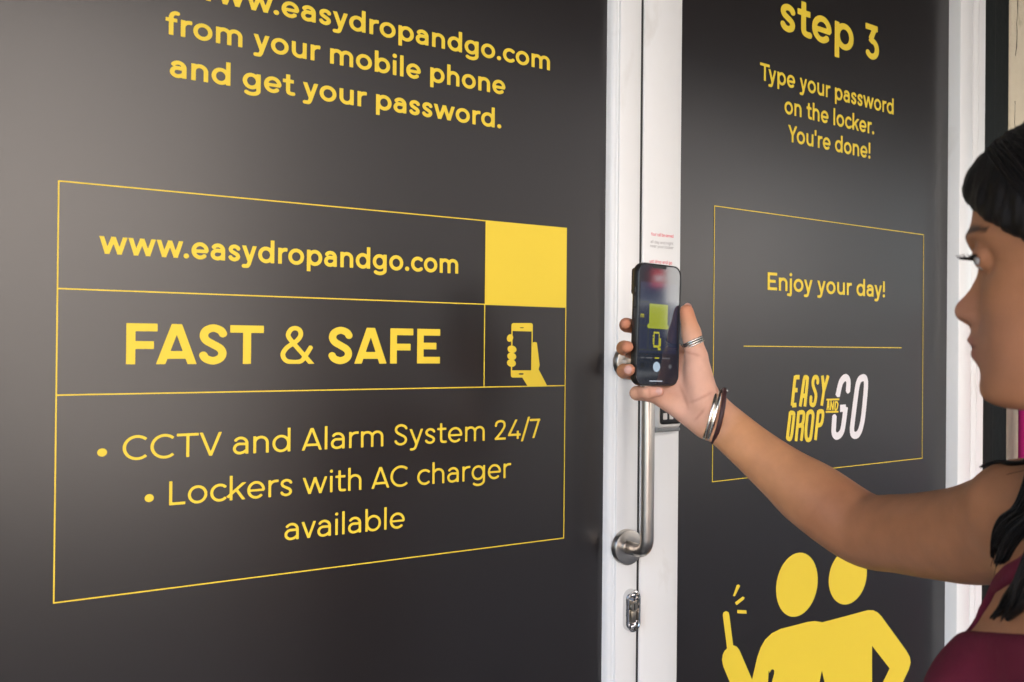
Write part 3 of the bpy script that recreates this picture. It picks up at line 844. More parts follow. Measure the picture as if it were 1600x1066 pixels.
for z in (-0.0235, 0.0235):
    m = MB(); m.lathe([(0.0042, 0.003), (0.0042, 0.0080), (0.0030, 0.0098), (0.0, 0.0102)], (0, 0, z), (0, -1, 0), 20); m.build('screw', M['chrome'], lk, smooth=True)

# second leaf, standing a few degrees off
D2 = empty('door', (0.905, 0, 0), A2)
tag(D2, 'narrower door leaf in dark vinyl with "step 3" lettering and a yellow outlined picture of two people', 'door')
m = MB(); m.box(0.050, 0.866, 0.0, 0.012, Z0, Z1); m.build('vinyl_panel', M['vinyl'], D2)
panel2 = D2.children[0]
stile('stile', -0.0215, 0.0590, 0.020, D2)
stile('stile', 0.8630, 0.9130, 0.026, D2)
m = MB(); m.box(0.059, 0.863, -0.020, -0.0005, Z1 - 0.085, Z1, 0.002); m.build('top_rail', M['white'], D2)
m = MB(); m.box(0.059, 0.863, -0.020, -0.0005, Z0, Z0 + 0.10, 0.002); m.build('kick_rail', M['white'], D2)
m = MB(); m.box(-0.0272, -0.0214, -0.0165, 0.03, Z0, Z1); m.build('gap_shade', M['dark'], D2)  # dark strip standing in for the shade between the two leaves
text_line('step 3', SB, 0.0655, 0.3194, 0.6138, 2.0135, panel2, Y, O1, 'large yellow lettering reading "step 3"', cell=0.016)
text_line('Type your password', SB - 0.012, 0.0300, 0.2664, 0.664, 1.9155, panel2, Y, O1, 'yellow lettering reading "Type your password"')
text_line('on the locker.', SB - 0.012, 0.0300, 0.3321, 0.5997, 1.8668, panel2, Y, O1, 'yellow lettering reading "on the locker."')
text_line("You're done!", SB - 0.012, 0.0300, 0.3426, 0.588, 1.8182, panel2, Y, O1, 'yellow lettering reading "You\'re done!"')
text_line('Enjoy your day!', SB - 0.012, 0.0310, 0.2906, 0.6394, 1.5513, panel2, Y, O1, 'yellow lettering reading "Enjoy your day!"')
V, F = lines_mesh([(0.156, 1.6853, 0.773, 1.6853), (0.156, 1.2265, 0.773, 1.2265), (0.156, 1.2265, 0.156, 1.6853), (0.773, 1.2265, 0.773, 1.6853), (0.2308, 1.4525, 0.6967, 1.4525)], 0.0014, O1)
pydata('outline_box', V, F, Y, panel2)
o = strokes_mesh('logo', MK['logo_y'], 0.0040, panel2, Y, O1, label='slanted yellow half of the logo')
o = strokes_mesh('logo', MK['logo_and'], 0.0017, panel2, Y, O1, cell=0.0004, smooth=False, label='small yellow middle word of the logo')
o = strokes_mesh('logo', MK['logo_w'], 0.0068, panel2, M['whitevinyl'], O1, label='large slanted white half of the logo')
V, F = poly_flat([[mm(MK['head_a'])], [mm(MK['head_b'])]] + [[mm(q)] for q in MK['ray']] + [[mm(MK['body']), mm(MK['hole1']), sm(mm(MK['hole2']), 3), mm(MK['hole3'])]], O1)
o = pydata('people_icon', V, F, Y, panel2)
o['label'] = 'yellow pictogram of two people with an arm round each other, one raising a phone'
# keypad lock box on the stile
kb = empty('keypad', (0.0200, -0.020, 1.372)); kb.parent = D2
def rr2(w, h, r): return rrect(-w / 2, w / 2, -h / 2, h / 2, r, 6)
plate('housing', [(rr2(0.056, 0.098, 0.008), 0.0), (rr2(0.056, 0.098, 0.008), -0.010), (rr2(0.052, 0.094, 0.008), -0.016), (rr2(0.047, 0.089, 0.007), -0.0185)], M['greyplastic'], kb)
m = MB(); m.box(-0.027, 0.027, -0.0155, 0.0, -0.0535, -0.0465, 0.003); m.build('bottom_trim', M['greytrim'], kb)
m = MB(); m.box(-0.0210, 0.0225, -0.0205, -0.0175, -0.0405, 0.036, 0.004, 3); m.build('key_window', M['dark'], kb, auto=True)
for i in range(3):
    for j in range(4):
        m = MB(); m.box(-0.0125 + i * 0.0130 - 0.0042, -0.0125 + i * 0.0130 + 0.0042, -0.0222, -0.0200, -0.0285 + j * 0.0165 - 0.005, -0.0285 + j * 0.0165 + 0.005, 0.001); m.build('key', M['greyplastic'], kb)
# small printed notice on the stile
Os = 0.0203
text_line('Your call be served', 0.15, 0.0052, -0.0055, 0.0423, 1.6215, D2, M['redink'], Os, 'tiny red printed line on the white stile', 'notice_line', cell=0.05)
text_line('all day and night', 0.12, 0.0046, -0.0062, 0.0424, 1.6100, D2, M['greyink'], Os, 'tiny grey printed line on the white stile', 'notice_line', cell=0.05)
text_line('near your locker', 0.12, 0.0046, -0.0068, 0.0426, 1.6035, D2, M['greyink'], Os, 'tiny grey printed line on the white stile', 'notice_line', cell=0.05)
text_line('Just drop and go', 0.15, 0.0052, -0.0077, 0.0401, 1.5795, D2, M['redink'], Os, 'tiny red printed line behind the phone top', 'notice_line', cell=0.05)

# fixed frame round the doors
fr = empty('door_frame', (0.905, 0, 0), A2)
tag(fr, 'white outer frame around the two dark door leaves', 'door frame')
def framepost(x0, x1, off):
    b = MB()
    e = 0.003
    b.prism([(x0, 0.05), (x0, -off + e), (x0 + e * 0.3, -off + e * 0.3), (x0 + e, -off), (x0 + 0.018, -off), (x0 + 0.0186, -off + 0.002), (x0 + 0.0198, -off + 0.002), (x0 + 0.0204, -off), (x0 + 0.043, -off), (x0 + 0.044, -off + 0.004), (x1 - 0.006, -off + 0.004), (x1, -off + 0.009), (x1, 0.05)], (0, DTOP + 0.06))
    return b.build('jamb', M['white'], fr, auto=True)
framepost(0.9142, 0.9745, 0.026)
b = MB(); b.box(-0.985, -0.943, -0.02, 0.05, 0.0, DTOP + 0.06, 0.003); o = b.build('jamb', M['white'], fr)
b = MB(); b.box(-0.985, 0.9745, -0.03, 0.05, DTOP + 0.006, DTOP + 0.07, 0.003); b.build('head_rail', M['white'], fr)
b = MB(); b.box(-0.985, 0.9745, -0.02, 0.05, 0.0, 0.012, 0.003); b.build('threshold', M['greytrim'], fr)

# black post, plastered wall end, pink tube to the right of the frame
p0 = d2w(0.9755, 0.018)
bp = empty('black_post', (p0[0], p0[1], 0), A2)
tag(bp, 'black painted post between white door frame and cream wall', 'post')
m = MB(); m.box(0.0, 0.046, 0.0, 0.06, 0, 3.0, 0.004); m.build('post', M['blackpaint'], bp)
m = MB(); m.box(0.047, 0.1295, 0.014, 0.06, 0, 3.0, 0.002); m.build('recess_board', M['blackpaint'], bp)
def wavy(n, s, seed):
    random.seed(seed); return [random.uniform(-s, s) for _ in range(n)]
p1 = d2w(1.1060, 0.006)
wl = empty('plaster_wall', (p1[0], p1[1], 0), A2)
tag(wl, 'weathered cream plaster wall with fine cracks beside the black post', 'wall')
bmw = bmesh.new()
nz = 90; nx = 14
random.seed(11)
grid = []
for j in range(nz + 1):
    z = 3.0 * j / nz; e = 0.0018 * sin(z * 9) + random.uniform(-0.0012, 0.0012)
    row = [bmw.verts.new((e, 0.10, z)), bmw.verts.new((e, 0.006, z)), bmw.verts.new((e + 0.006, 0.0, z))]
    for i in range(1, nx + 1):
        row.append(bmw.verts.new((0.006 + 0.9 * i / nx, random.uniform(-0.0012, 0.0012), z)))
    row.append(bmw.verts.new((0.906, 0.10, z)))
    grid.append(row)
for a, c in zip(grid, grid[1:]):
    for i in range(len(a) - 1): bmw.faces.new((a[i], a[i + 1], c[i + 1], c[i]))
mew = bpy.data.meshes.new('plaster'); bmw.to_mesh(mew); bmw.free(); link('plaster', mew, M['stone'], wl, smooth=True)
random.seed(21)
m = MB()
for (x, z0, z1, w_) in ((0.026, 1.85, 2.03, 0.0007), (0.022, 2.12, 2.35, 0.0009), (0.04, 0.4, 1.2, 0.0008), (0.2, 0.8, 2.2, 0.0010)):
    z = z0; pts = []
    while z < z1:
        pts.append((x, -0.0008, z)); z += random.uniform(0.008, 0.02); x += random.uniform(-0.003, 0.003)
    m.tube(pts, [w_ * random.uniform(0.4, 1.2) for _ in pts], 5)
m.build('crack', M['crack'], wl)
pt = d2w(1.092, 0.075)
tb = empty('pink_tube', (pt[0], pt[1], 0))
tag(tb, 'glossy pink upright tube leaning on the cream wall behind the person', 'tube')
m = MB(); m.lathe([(0.0, 0.0), (0.036, 0.0), (0.036, 1.52), (0.033, 1.55), (0.0, 1.56)], (0, 0, 0), (0, 0, 1), 40); m.build('tube_body', M['pink'], tb, auto=True)
for z in (0.35, 1.0):
    m = MB(); m.lathe([(0.0364, z), (0.0385, z + 0.004), (0.0385, z + 0.03), (0.0364, z + 0.034)], (0, 0, 0), (0, 0, 1), 40); m.build('band', M['pink'], tb, auto=True)

# ------------------------------------------------------------------ implicit surfaces: one continuous skin grown from blended tapered limbs
class Prim:
    def __init__(s, lo, hi, f): s.lo, s.hi, s.f = np.array(lo, float), np.array(hi, float), f
    def __call__(s, P): return s.f(P)
def A3(p): return np.array([p[0], p[1], p[2]], float)
def cap_(a, b, ra, rb, flat=None):
    """tapered capsule; flat = (direction, factor) thins it along a direction"""
    a, b = A3(a), A3(b); ab = b - a; L2 = ab @ ab; R_ = max(ra, rb)
    if flat is not None:
        fd = A3(flat[0]); fd = fd / np.linalg.norm(fd); k = flat[1]
    def f(P):
        t = np.clip(((P - a) @ ab) / L2, 0, 1)
        q = P - a - t[..., None] * ab
        if flat is not None:
            c = q @ fd
            q2 = (q * q).sum(-1) - c * c
            d = np.sqrt(np.maximum(q2, 0) + (c * k) ** 2)
            r = ra + t * (rb - ra)
            return (d - r) * (1 / (1 + (k - 1) * np.abs(c * k) / np.maximum(d, 1e-6)))
        return np.sqrt((q * q).sum(-1)) - (ra + t * (rb - ra))
    return Prim(np.minimum(a, b) - R_, np.maximum(a, b) + R_, f)
def ell_(c, radii, axes=None):
    c = A3(c); r = np.array(radii, float); Rm = np.array(axes, float) if axes is not None else np.eye(3)
    def f(P):
        q = (P - c) @ Rm.T
        k0 = np.sqrt(((q / r) ** 2).sum(-1)); k1 = np.sqrt(((q / (r * r)) ** 2).sum(-1))
        return k0 * (k0 - 1) / np.maximum(k1, 1e-9)
    return Prim(c - r.max(), c + r.max(), f)
def smin(a, b, k):
    h = np.maximum(k - np.abs(a - b), 0) / k
    return np.minimum(a, b) - h * h * k * 0.25
def smax(a, b, k): return -smin(-a, -b, k)
class U:
    """smooth union with distance culling"""
    def __init__(s, k, ch):
        s.k, s.ch = k, ch
        s.lo = np.min([c.lo for c in ch], 0); s.hi = np.max([c.hi for c in ch], 0)
    def __call__(s, P):
        lo, hi = P.reshape(-1, 3).min(0), P.reshape(-1, 3).max(0)
        d = None
        for c in s.ch:
            if np.any(c.lo - 0.05 - s.k > hi) or np.any(c.hi + 0.05 + s.k < lo): continue
            e = c(P)
            d = e if d is None else smin(d, e, s.k)
        return np.full(P.shape[:-1], 0.06) if d is None else d

def polygonise(f, lo, hi, h, B=8):
    lo = np.array(lo, float); hi = np.array(hi, float)
    nb = np.ceil((hi - lo) / (h * B)).astype(int)
    N = nb * B + 1
    ax = [lo[i] + h * B * (np.arange(nb[i]) + 0.5) for i in range(3)]
    G = np.full(tuple(N), 1.0, np.float32)
    rad = h * B * 0.87 * 1.35 + h
    loc = np.arange(B + 1) * h
    X, Y_, Z_ = np.meshgrid(loc, loc, loc, indexing='ij')
    LP = np.stack([X, Y_, Z_], -1)
    for i in range(nb[0]):
        Yc, Zc = np.meshgrid(ax[1], ax[2], indexing='ij')
        # cull in chunks along y so the far primitives drop out
        for j0 in range(0, nb[1], 6):
            Pc = np.stack([np.full_like(Yc[j0:j0 + 6], ax[0][i]), Yc[j0:j0 + 6], Zc[j0:j0 + 6]], -1)
            for k0 in range(0, nb[2], 8):
                Q = Pc[:, k0:k0 + 8]
                dc = f(Q)
                act = np.abs(dc) < rad
                for (a, b) in np.argwhere(~act & (dc < 0)):
                    G[i * B:(i + 1) * B + 1, (j0 + a) * B:(j0 + a + 1) * B + 1, (k0 + b) * B:(k0 + b + 1) * B + 1] = -1
                aa = np.argwhere(act)
                if len(aa) == 0: continue
                org = np.stack([np.full(len(aa), lo[0] + i * B * h), lo[1] + (j0 + aa[:, 0]) * B * h, lo[2] + (k0 + aa[:, 1]) * B * h], -1)
                d = f(org[:, None, None, None, :] + LP[None])
                for n_, (a, b) in enumerate(aa):
                    G[i * B:(i + 1) * B + 1, (j0 + a) * B:(j0 + a + 1) * B + 1, (k0 + b) * B:(k0 + b + 1) * B + 1] = d[n_]
    s = G < 0
    c = s[:-1, :-1, :-1].astype(np.int8)
    for dx in (0, 1):
        for dy in (0, 1):
            for dz in (0, 1):
                if dx + dy + dz: c = c + s[dx:N[0] - 1 + dx, dy:N[1] - 1 + dy, dz:N[2] - 1 + dz]
    cells = np.argwhere((c > 0) & (c < 8))
    idx = np.full(tuple(N - 1), -1, np.int32)
    idx[cells[:, 0], cells[:, 1], cells[:, 2]] = np.arange(len(cells))
    cor = [(0, 0, 0), (1, 0, 0), (0, 1, 0), (1, 1, 0), (0, 0, 1), (1, 0, 1), (0, 1, 1), (1, 1, 1)]
    val = np.stack([G[cells[:, 0] + a, cells[:, 1] + b, cells[:, 2] + c_] for a, b, c_ in cor], 1)
    acc = np.zeros((len(cells), 3)); cnt = np.zeros(len(cells))
    for p in range(8):
        for q in range(p + 1, 8):
            A_, B_ = np.array(cor[p]), np.array(cor[q])
            if np.abs(A_ - B_).sum() != 1: continue
            va, vb = val[:, p], val[:, q]
            mk = (va < 0) != (vb < 0)
            t = np.where(mk, va / np.where(mk, va - vb, 1), 0)
            acc += np.where(mk[:, None], A_ + t[:, None] * (B_ - A_), 0); cnt += mk
    V = lo + (cells + acc / cnt[:, None]) * h
    F = []
    for axis in range(3):
        e = [0, 0, 0]; e[axis] = 1
        o1, o2 = [(1, 2), (2, 0), (0, 1)][axis]
        s0 = s[tuple(slice(0, N[i] - (1 if i == axis else 0)) for i in range(3))]
        s1 = s[tuple(slice(1 if i == axis else 0, N[i]) for i in range(3))]
        ed = np.argwhere(s0 != s1)
        ok = (ed[:, o1] > 0) & (ed[:, o2] > 0) & (ed[:, o1] < N[o1] - 1) & (ed[:, o2] < N[o2] - 1)
        ed = ed[ok]
        sg_ = s[ed[:, 0], ed[:, 1], ed[:, 2]]
        qs = []
        for (a, b) in ((0, 0), (-1, 0), (-1, -1), (0, -1)):
            g = ed.copy(); g[:, o1] += a; g[:, o2] += b
            qs.append(idx[g[:, 0], g[:, 1], g[:, 2]])
        Q = np.stack(qs, 1)
        Q = np.where(sg_[:, None], Q, Q[:, ::-1])
        F.append(Q)
    F = np.concatenate(F)
    F = F[(F >= 0).all(1)]
    return V, F

def np_mesh(name, V, F, m, parent, origin, smooth=True, tone=None):
    V = V - np.array(origin)
    me = bpy.data.meshes.new(name)
    me.vertices.add(len(V)); me.vertices.foreach_set('co', V.astype(np.float32).ravel())
    me.loops.add(F.size); me.loops.foreach_set('vertex_index', F.astype(np.int32).ravel())
    me.polygons.add(len(F)); me.polygons.foreach_set('loop_start', np.arange(0, F.size, 4, dtype=np.int32))
    me.update(calc_edges=True); me.validate()
    if smooth: me.shade_smooth()
    if tone is not None:
        a = me.color_attributes.new('tone', 'FLOAT_COLOR', 'POINT')
        a.data.foreach_set('color', np.concatenate([tone, np.ones((len(V), 1))], 1).astype(np.float32).ravel())
    return link(name, me, m, parent)

def relax(V, F, it=1, lam=0.5, mask=None):
    n = len(V)
    for _ in range(it):
        acc = np.zeros_like(V); cnt = np.zeros(n)
        for a in range(4):
            i, j = F[:, a], F[:, (a + 1) % 4]
            for c in range(3):
                acc[:, c] += np.bincount(i, V[j, c], n) + np.bincount(j, V[i, c], n)
            cnt += np.bincount(i, minlength=n) + np.bincount(j, minlength=n)
        W_ = acc / np.maximum(cnt, 1)[:, None]
        l_ = lam if mask is None else (lam * mask)[:, None]
        V = V + (W_ - V) * l_
    return V

# ------------------------------------------------------------------ the person (world metres)
CR = np.array([0.8526, -0.5225, 0.0]); CF = np.array([0.5225, 0.8526, 0.0]); UP = np.array([0, 0, 1.0])
FT = np.array([-0.792, 0.6025, 0]); FT /= np.linalg.norm(FT); RT = np.array([FT[1], -FT[0], 0])
FH = np.array([-0.3015, 0.9535, 0]); FH /= np.linalg.norm(FH); RH = np.array([FH[1], -FH[0], 0])
NOSE = np.array([0.6377, -0.6818, 1.4803])
TC = np.array([0.707, -0.8016, 0.0])            # torso axis
def tp(f, s, z): return TC + FT * f + RT * s + UP * z
def hp(f, s, u): return NOSE + FH * f + RH * s + UP * u

# --- right arm, hand: joints
J = dict(shr=np.array([0.77563, -0.65975, 1.30477]), u2=np.array([0.80217, -0.60198, 1.27933]), up=np.array([0.81973, -0.55168, 1.26668]), elb0=np.array([0.83664, -0.49748, 1.25651]), elb=np.array([0.84380, -0.44672, 1.25204]), f1=np.array([0.82991, -0.39379, 1.27972]), fm=np.array([0.81887, -0.36134, 1.30040]), f2=np.array([0.80499, -0.32251, 1.32846]), wri=np.array([0.79104, -0.27662, 1.36228]))
SHR = J['shr']
SHL = tp(0.0, -0.155, 1.292)
DEP = CF
def limb(pts, rad, flat=None, fl=None, n=7):
    """one tube with a smooth centre line and smoothly changing thickness; flat[i] thins it along direction fl"""
    K = [tuple(p) + (r, (flat[i] if flat else 1.0)) for i, (p, r) in enumerate(zip(pts, rad))]
    C_ = np.array(catmull(K, n))
    P0, P1 = C_[:-1], C_[1:]
    fd = None if fl is None else A3(fl) / np.linalg.norm(fl)
    def f(P):
        D = None
        for a, b in zip(P0, P1):
            ab = b[:3] - a[:3]
            t = np.clip(((P - a[:3]) @ ab) / (ab @ ab), 0, 1)
            q = P - a[:3] - t[..., None] * ab
            r = a[3] + t * (b[3] - a[3])
            qq = (q * q).sum(-1)
            if fd is not None:
                k = a[4] + t * (b[4] - a[4]); c = q @ fd
                qq = qq + c * c * (k * k - 1)
            d = np.sqrt(np.maximum(qq, 0)) - r
            D = d if D is None else np.minimum(D, d)
        return D
    R_ = max(rad) * 1.05
    return Prim(C_[:, :3].min(0) - R_, C_[:, :3].max(0) + R_, f)
ARM = limb([SHR, J['u2'], J['up'], J['elb0'], J['elb'], J['f1'], J['fm'], J['f2'], J['wri'], np.array([0.78299, -0.26706, 1.37293])],
           [0.0470, 0.0462, 0.0432, 0.0408, 0.0402, 0.0395, 0.0335, 0.0285, 0.0262, 0.0250], [1, 1, 1, 1, 1.03, 1.06, 1.1, 1.2, 1.3, 1.35], DEP)
ELL_, WRL = tp(-0.03, -0.205, 1.03), tp(0.07, -0.205, 0.80)
ARML = U(0.02, [cap_(SHL, ELL_, 0.047, 0.039), cap_(ELL_, WRL, 0.039, 0.026)])
H = dict(
    i=[np.array([0.77475, -0.21083, 1.44766]), np.array([0.71440, -0.22441, 1.47118]), np.array([0.69369, -0.21997, 1.47639]), np.array([0.68288, -0.23094, 1.47756])],
    m=[np.array([0.76052, -0.21256, 1.42880]), np.array([0.70124, -0.21854, 1.44490]), np.array([0.68438, -0.22700, 1.44802]), np.array([0.67630, -0.24317, 1.44962])],
    r=[np.array([0.74989, -0.21648, 1.40865]), np.array([0.70020, -0.21893, 1.41881]), np.array([0.68405, -0.22781, 1.41998]), np.array([0.67729, -0.24596, 1.42209])],
    p=[np.array([0.74152, -0.22883, 1.38841]), np.array([0.70533, -0.22662, 1.39262]), np.array([0.70564, -0.24676, 1.39402]), np.array([0.71421, -0.25788, 1.39596])],
    t=[np.array([0.77661, -0.26794, 1.39053]), np.array([0.77290, -0.25890, 1.43772]), np.array([0.77133, -0.25108, 1.46791]), np.array([0.76871, -0.24493, 1.49433])])
HR = dict(i=(0.0105, 0.0086, 0.0080, 0.0070), m=(0.0105, 0.0088, 0.0083, 0.0074), r=(0.0105, 0.0086, 0.0082, 0.0074), p=(0.0105, 0.0080, 0.0074, 0.0064), t=(0.0180, 0.0134, 0.0114, 0.0090))
def finger(j, r): return U(0.005, [cap_(j[k], j[k + 1], r[k], r[k + 1]) for k in range(len(j) - 1)])
PW = np.array([0.78576, -0.26641, 1.37280])
PALMG = U(0.009, [cap_(PW, H[k][0], 0.0185, HR[k][0]) for k in 'imrp'] + [cap_(np.array([0.77975, -0.26731, 1.35407]), np.array([0.74774, -0.23496, 1.38222]), 0.0165, 0.0115), cap_(np.array([0.77792, -0.25486, 1.42411]), np.array([0.77848, -0.22011, 1.43875]), 0.0105, 0.0095),
                 cap_(np.array([0.77253, -0.27009, 1.38287]), np.array([0.77378, -0.25933, 1.41869]), 0.0185, 0.0145), cap_(np.array([0.77770, -0.25912, 1.37256]), np.array([0.78728, -0.22527, 1.39952]), 0.0165, 0.0110)])
HAND = U(0.006, [PALMG, finger(H['t'], HR['t'])] + [U(0.0015, [finger(H[k], HR[k]) for k in 'imrp'])])
PALM = np.array([0.75840, -0.24513, 1.40404])
fl = lambda *a: [tp(*q) for q in a]
HANDL = U(0.006, [cap_(WRL, tp(0.11, -0.20, 0.735), 0.022, 0.020, (RT, 1.5)), cap_(WRL, tp(0.12, -0.195, 0.72), 0.020, 0.012, (RT, 1.4)), cap_(WRL, tp(0.085, -0.20, 0.715), 0.020, 0.012, (RT, 1.4)),
                  finger(fl((0.128, -0.196, 0.725), (0.142, -0.193, 0.69), (0.142, -0.185, 0.668), (0.136, -0.178, 0.650)), (0.010, 0.0082, 0.0074, 0.0062)),
                  finger(fl((0.114, -0.199, 0.715), (0.126, -0.196, 0.676), (0.126, -0.187, 0.650), (0.120, -0.178, 0.632)), (0.010, 0.0084, 0.0076, 0.0064)),
                  finger(fl((0.098, -0.201, 0.712), (0.106, -0.198, 0.676), (0.106, -0.189, 0.652), (0.100, -0.180, 0.636)), (0.010, 0.0082, 0.0074, 0.0062)),
                  finger(fl((0.082, -0.202, 0.718), (0.086, -0.199, 0.688), (0.086, -0.192, 0.668), (0.082, -0.185, 0.654)), (0.009, 0.0074, 0.0066, 0.0056)),
                  finger(fl((0.100, -0.195, 0.775), (0.135, -0.185, 0.745), (0.146, -0.176, 0.716), (0.146, -0.170, 0.694)), (0.014, 0.011, 0.0096, 0.0076))])
FTIPS = [(H['m'][3], 0.011), (H['r'][3], 0.011), (H['p'][3], 0.012), (H['t'][3], 0.014), (H['i'][3], 0.011)]
CREASES = [(np.array([0.75497, -0.26636, 1.38231]), np.array([0.77750, -0.28024, 1.39585])), (np.array([0.76054, -0.26965, 1.36047]), np.array([0.76905, -0.27495, 1.37543])), (np.array([0.74742, -0.26185, 1.40334]), np.array([0.75440, -0.26596, 1.37370])), (np.array([0.75518, -0.25512, 1.44474]), np.array([0.77138, -0.26502, 1.43940])),
           (np.array([0.68923, -0.24964, 1.40063]), np.array([0.69133, -0.25085, 1.38837])), (np.array([0.70036, -0.25646, 1.40075]), np.array([0.70114, -0.25687, 1.38925])), (np.array([0.66973, -0.23797, 1.45031]), np.array([0.67949, -0.24398, 1.45579])), (np.array([0.82404, -0.48410, 1.29306]), np.array([0.81849, -0.48059, 1.27411])), (np.array([0.75046, -0.65000, 1.27279]), np.array([0.75996, -0.63221, 1.24451]))]
M['nail'] = mat('nail', (0.62, 0.36, 0.30), 0.22, spec=0.5, var=(80, 0.05, None))
pd = lambda a, b: b - a
NAILS = [(H['p'][3] - CF * 0.0052 + UP * 0.0006 - pd(H['p'][2], H['p'][3]) * 0.22, pd(H['p'][2], H['p'][3]), -CF + UP * 0.1, 0.0060, 0.0046),
         (H['r'][3] - CF * 0.0066 - CR * 0.0020 + UP * 0.0004, CR * 0.6 - CF * 0.5 + UP * 0.1, -CF - CR * 0.5 + UP * 0.1, 0.0055, 0.0052),
         (H['t'][3] + CR * 0.0030 + UP * 0.0045 + CF * 0.0066, UP - CR * 0.1 - CF * 0.2, CF * 0.9 + CR * 0.4 + UP * 0.3, 0.0066, 0.0058)]


# --- head
PROF = [(-0.0340, -0.0800), (-0.0290, -0.0715), (-0.0227, -0.0670), (-0.0195, -0.0621), (-0.0186, -0.0572), (-0.0197, -0.0508), (-0.0195, -0.0453), (-0.0168, -0.0403), (-0.0128, -0.0360), (-0.0122, -0.0325),
        (-0.0142, -0.0285), (-0.0104, -0.0250), (-0.0094, -0.0228), (-0.0116, -0.0197), (-0.0122, -0.0166), (-0.0106, -0.0128), (-0.0080, -0.0108), (-0.0042, -0.0089), (-0.0009, -0.0045),
        (0.0, 0.0), (-0.0021, 0.0052), (-0.0068, 0.0094), (-0.0108, 0.0150), (-0.0147, 0.0223), (-0.0160, 0.0254), (-0.0168, 0.0320), (-0.0140, 0.0403), (-0.0117, 0.0442), (-0.0105, 0.0488), (-0.0100, 0.0519), (-0.0120, 0.0576), (-0.0134, 0.0649), (-0.0150, 0.0800), (-0.0210, 0.1000)]
BASE = [(-0.0340, -0.0800), (-0.0290, -0.0715), (-0.0230, -0.0670), (-0.0200, -0.0621), (-0.0198, -0.0560), (-0.0205, -0.0490), (-0.0200, -0.0400), (-0.0190, -0.0300), (-0.0185, -0.0200), (-0.0195, -0.0120),
        (-0.0205, 0.0), (-0.0205, 0.0150), (-0.0185, 0.0300), (-0.0140, 0.0403), (-0.0117, 0.0442), (-0.0105, 0.0488), (-0.0100, 0.0519), (-0.0120, 0.0576), (-0.0134, 0.0649), (-0.0150, 0.0800), (-0.0210, 0.1000)]

pu = np.array([q[1] for q in PROF]); pf = np.array([q[0] for q in PROF])
bu = np.array([q[1] for q in BASE]); bf = np.array([q[0] for q in BASE])
UEYE = 0.0360
def head_f(P):
    q = P - NOSE
    f = q @ FH; s = q @ RH; u = q[..., 2]
    a = np.abs(s)
    base = np.interp(u, bu, bf); prof = np.interp(u, pu, pf)
    diff = prof - base
    wn = np.interp(u, [-0.0135, -0.006, 0.004, 0.015, 0.03, 0.05, 0.07], [0.0085, 0.0105, 0.0095, 0.0082, 0.0085, 0.03, 0.045])
    wm = np.interp(u, [-0.08, -0.05, -0.046, -0.029, -0.015], [0.020, 0.017, 0.023, 0.024, 0.012])
    wn = np.where(u < -0.0125, wm, wn)
    ex = np.where(u < -0.0125, 2.6, 2.4)
    g = 0.5 * a * a / 0.062 + np.maximum(a - 0.045, 0) ** 2 * 9
    front = base + diff * np.exp(-(a / wn) ** ex) - g
    # nostril wings, eye hollows, cheek bones
    front = front + 0.0088 * np.exp(-((a - 0.0115) / 0.0055) ** 2 - ((u + 0.0055) / 0.0068) ** 2)
    front = front - 0.0105 * np.exp(-((a - 0.031) / 0.0145) ** 2 - ((u - UEYE + 0.001) / 0.0115) ** 2)
    front = front + 0.0040 * np.exp(-((a - 0.043) / 0.016) ** 2 - ((u - 0.006) / 0.016) ** 2)
    front = front + 0.0030 * np.exp(-((a - 0.030) / 0.018) ** 2 - ((u - 0.051) / 0.006) ** 2)
    d1 = (f - front) * 0.82
    d = smax(d1, HULL(P), 0.016)
    d = smax(d, (-0.0718 + np.maximum(-0.060 - f, 0) * 0.55) - u, 0.008)
    ld = LIDS(P)
    for c in EYEC:
        w = P - c
        slot = np.maximum(np.abs(w[..., 2] + 0.0024 + 0.10 * np.abs(w @ RH)) - 0.0019, 0.005 - w @ FH)
        ld = smax(ld, -slot, 0.0015)
    d = smin(d, ld, 0.004)
    d = smax(d, -NOSTR(P), 0.003)
    return d
HAX = [FH, RH, UP]
HULL = U(0.030, [ell_(hp(-0.092, 0, 0.052), (0.098, 0.0725, 0.086), HAX), ell_(hp(-0.050, 0, -0.010), (0.085, 0.0625, 0.075), HAX),
                 cap_(hp(-0.092, 0.046, -0.046), hp(-0.020, 0.012, -0.064), 0.020, 0.017), cap_(hp(-0.092, -0.046, -0.046), hp(-0.020, -0.012, -0.064), 0.020, 0.017)])
EYEC = [hp(-0.0315, s_ * 0.0310, UEYE) for s_ in (-1, 1)]
LIDS = U(0.002, [ell_(c, (0.0120, 0.0130, 0.0116), HAX) for c in EYEC])
NOSTR = U(0.002, [ell_(hp(-0.0115, s_ * 0.0068, -0.0105), (0.005, 0.0030, 0.0035), HAX) for s_ in (-1, 1)])
HEAD = Prim(NOSE - 0.26, NOSE + 0.26, head_f)
NECK = U(0.03, [cap_(hp(-0.118, 0, -0.020), tp(-0.005, 0, 1.335), 0.046, 0.054), cap_(hp(-0.112, 0, -0.045), tp(0.020, 0, 1.315), 0.034, 0.038),
                cap_(hp(-0.115, 0.040, 0.0), tp(0.045, 0.02, 1.30), 0.014, 0.013), cap_(hp(-0.115, -0.040, 0.0), tp(0.045, -0.02, 1.30), 0.014, 0.013)])
EARS = U(0.006, [ell_(hp(-0.098, s_ * 0.072, 0.020), (0.017, 0.007, 0.030), HAX) for s_ in (-1, 1)])

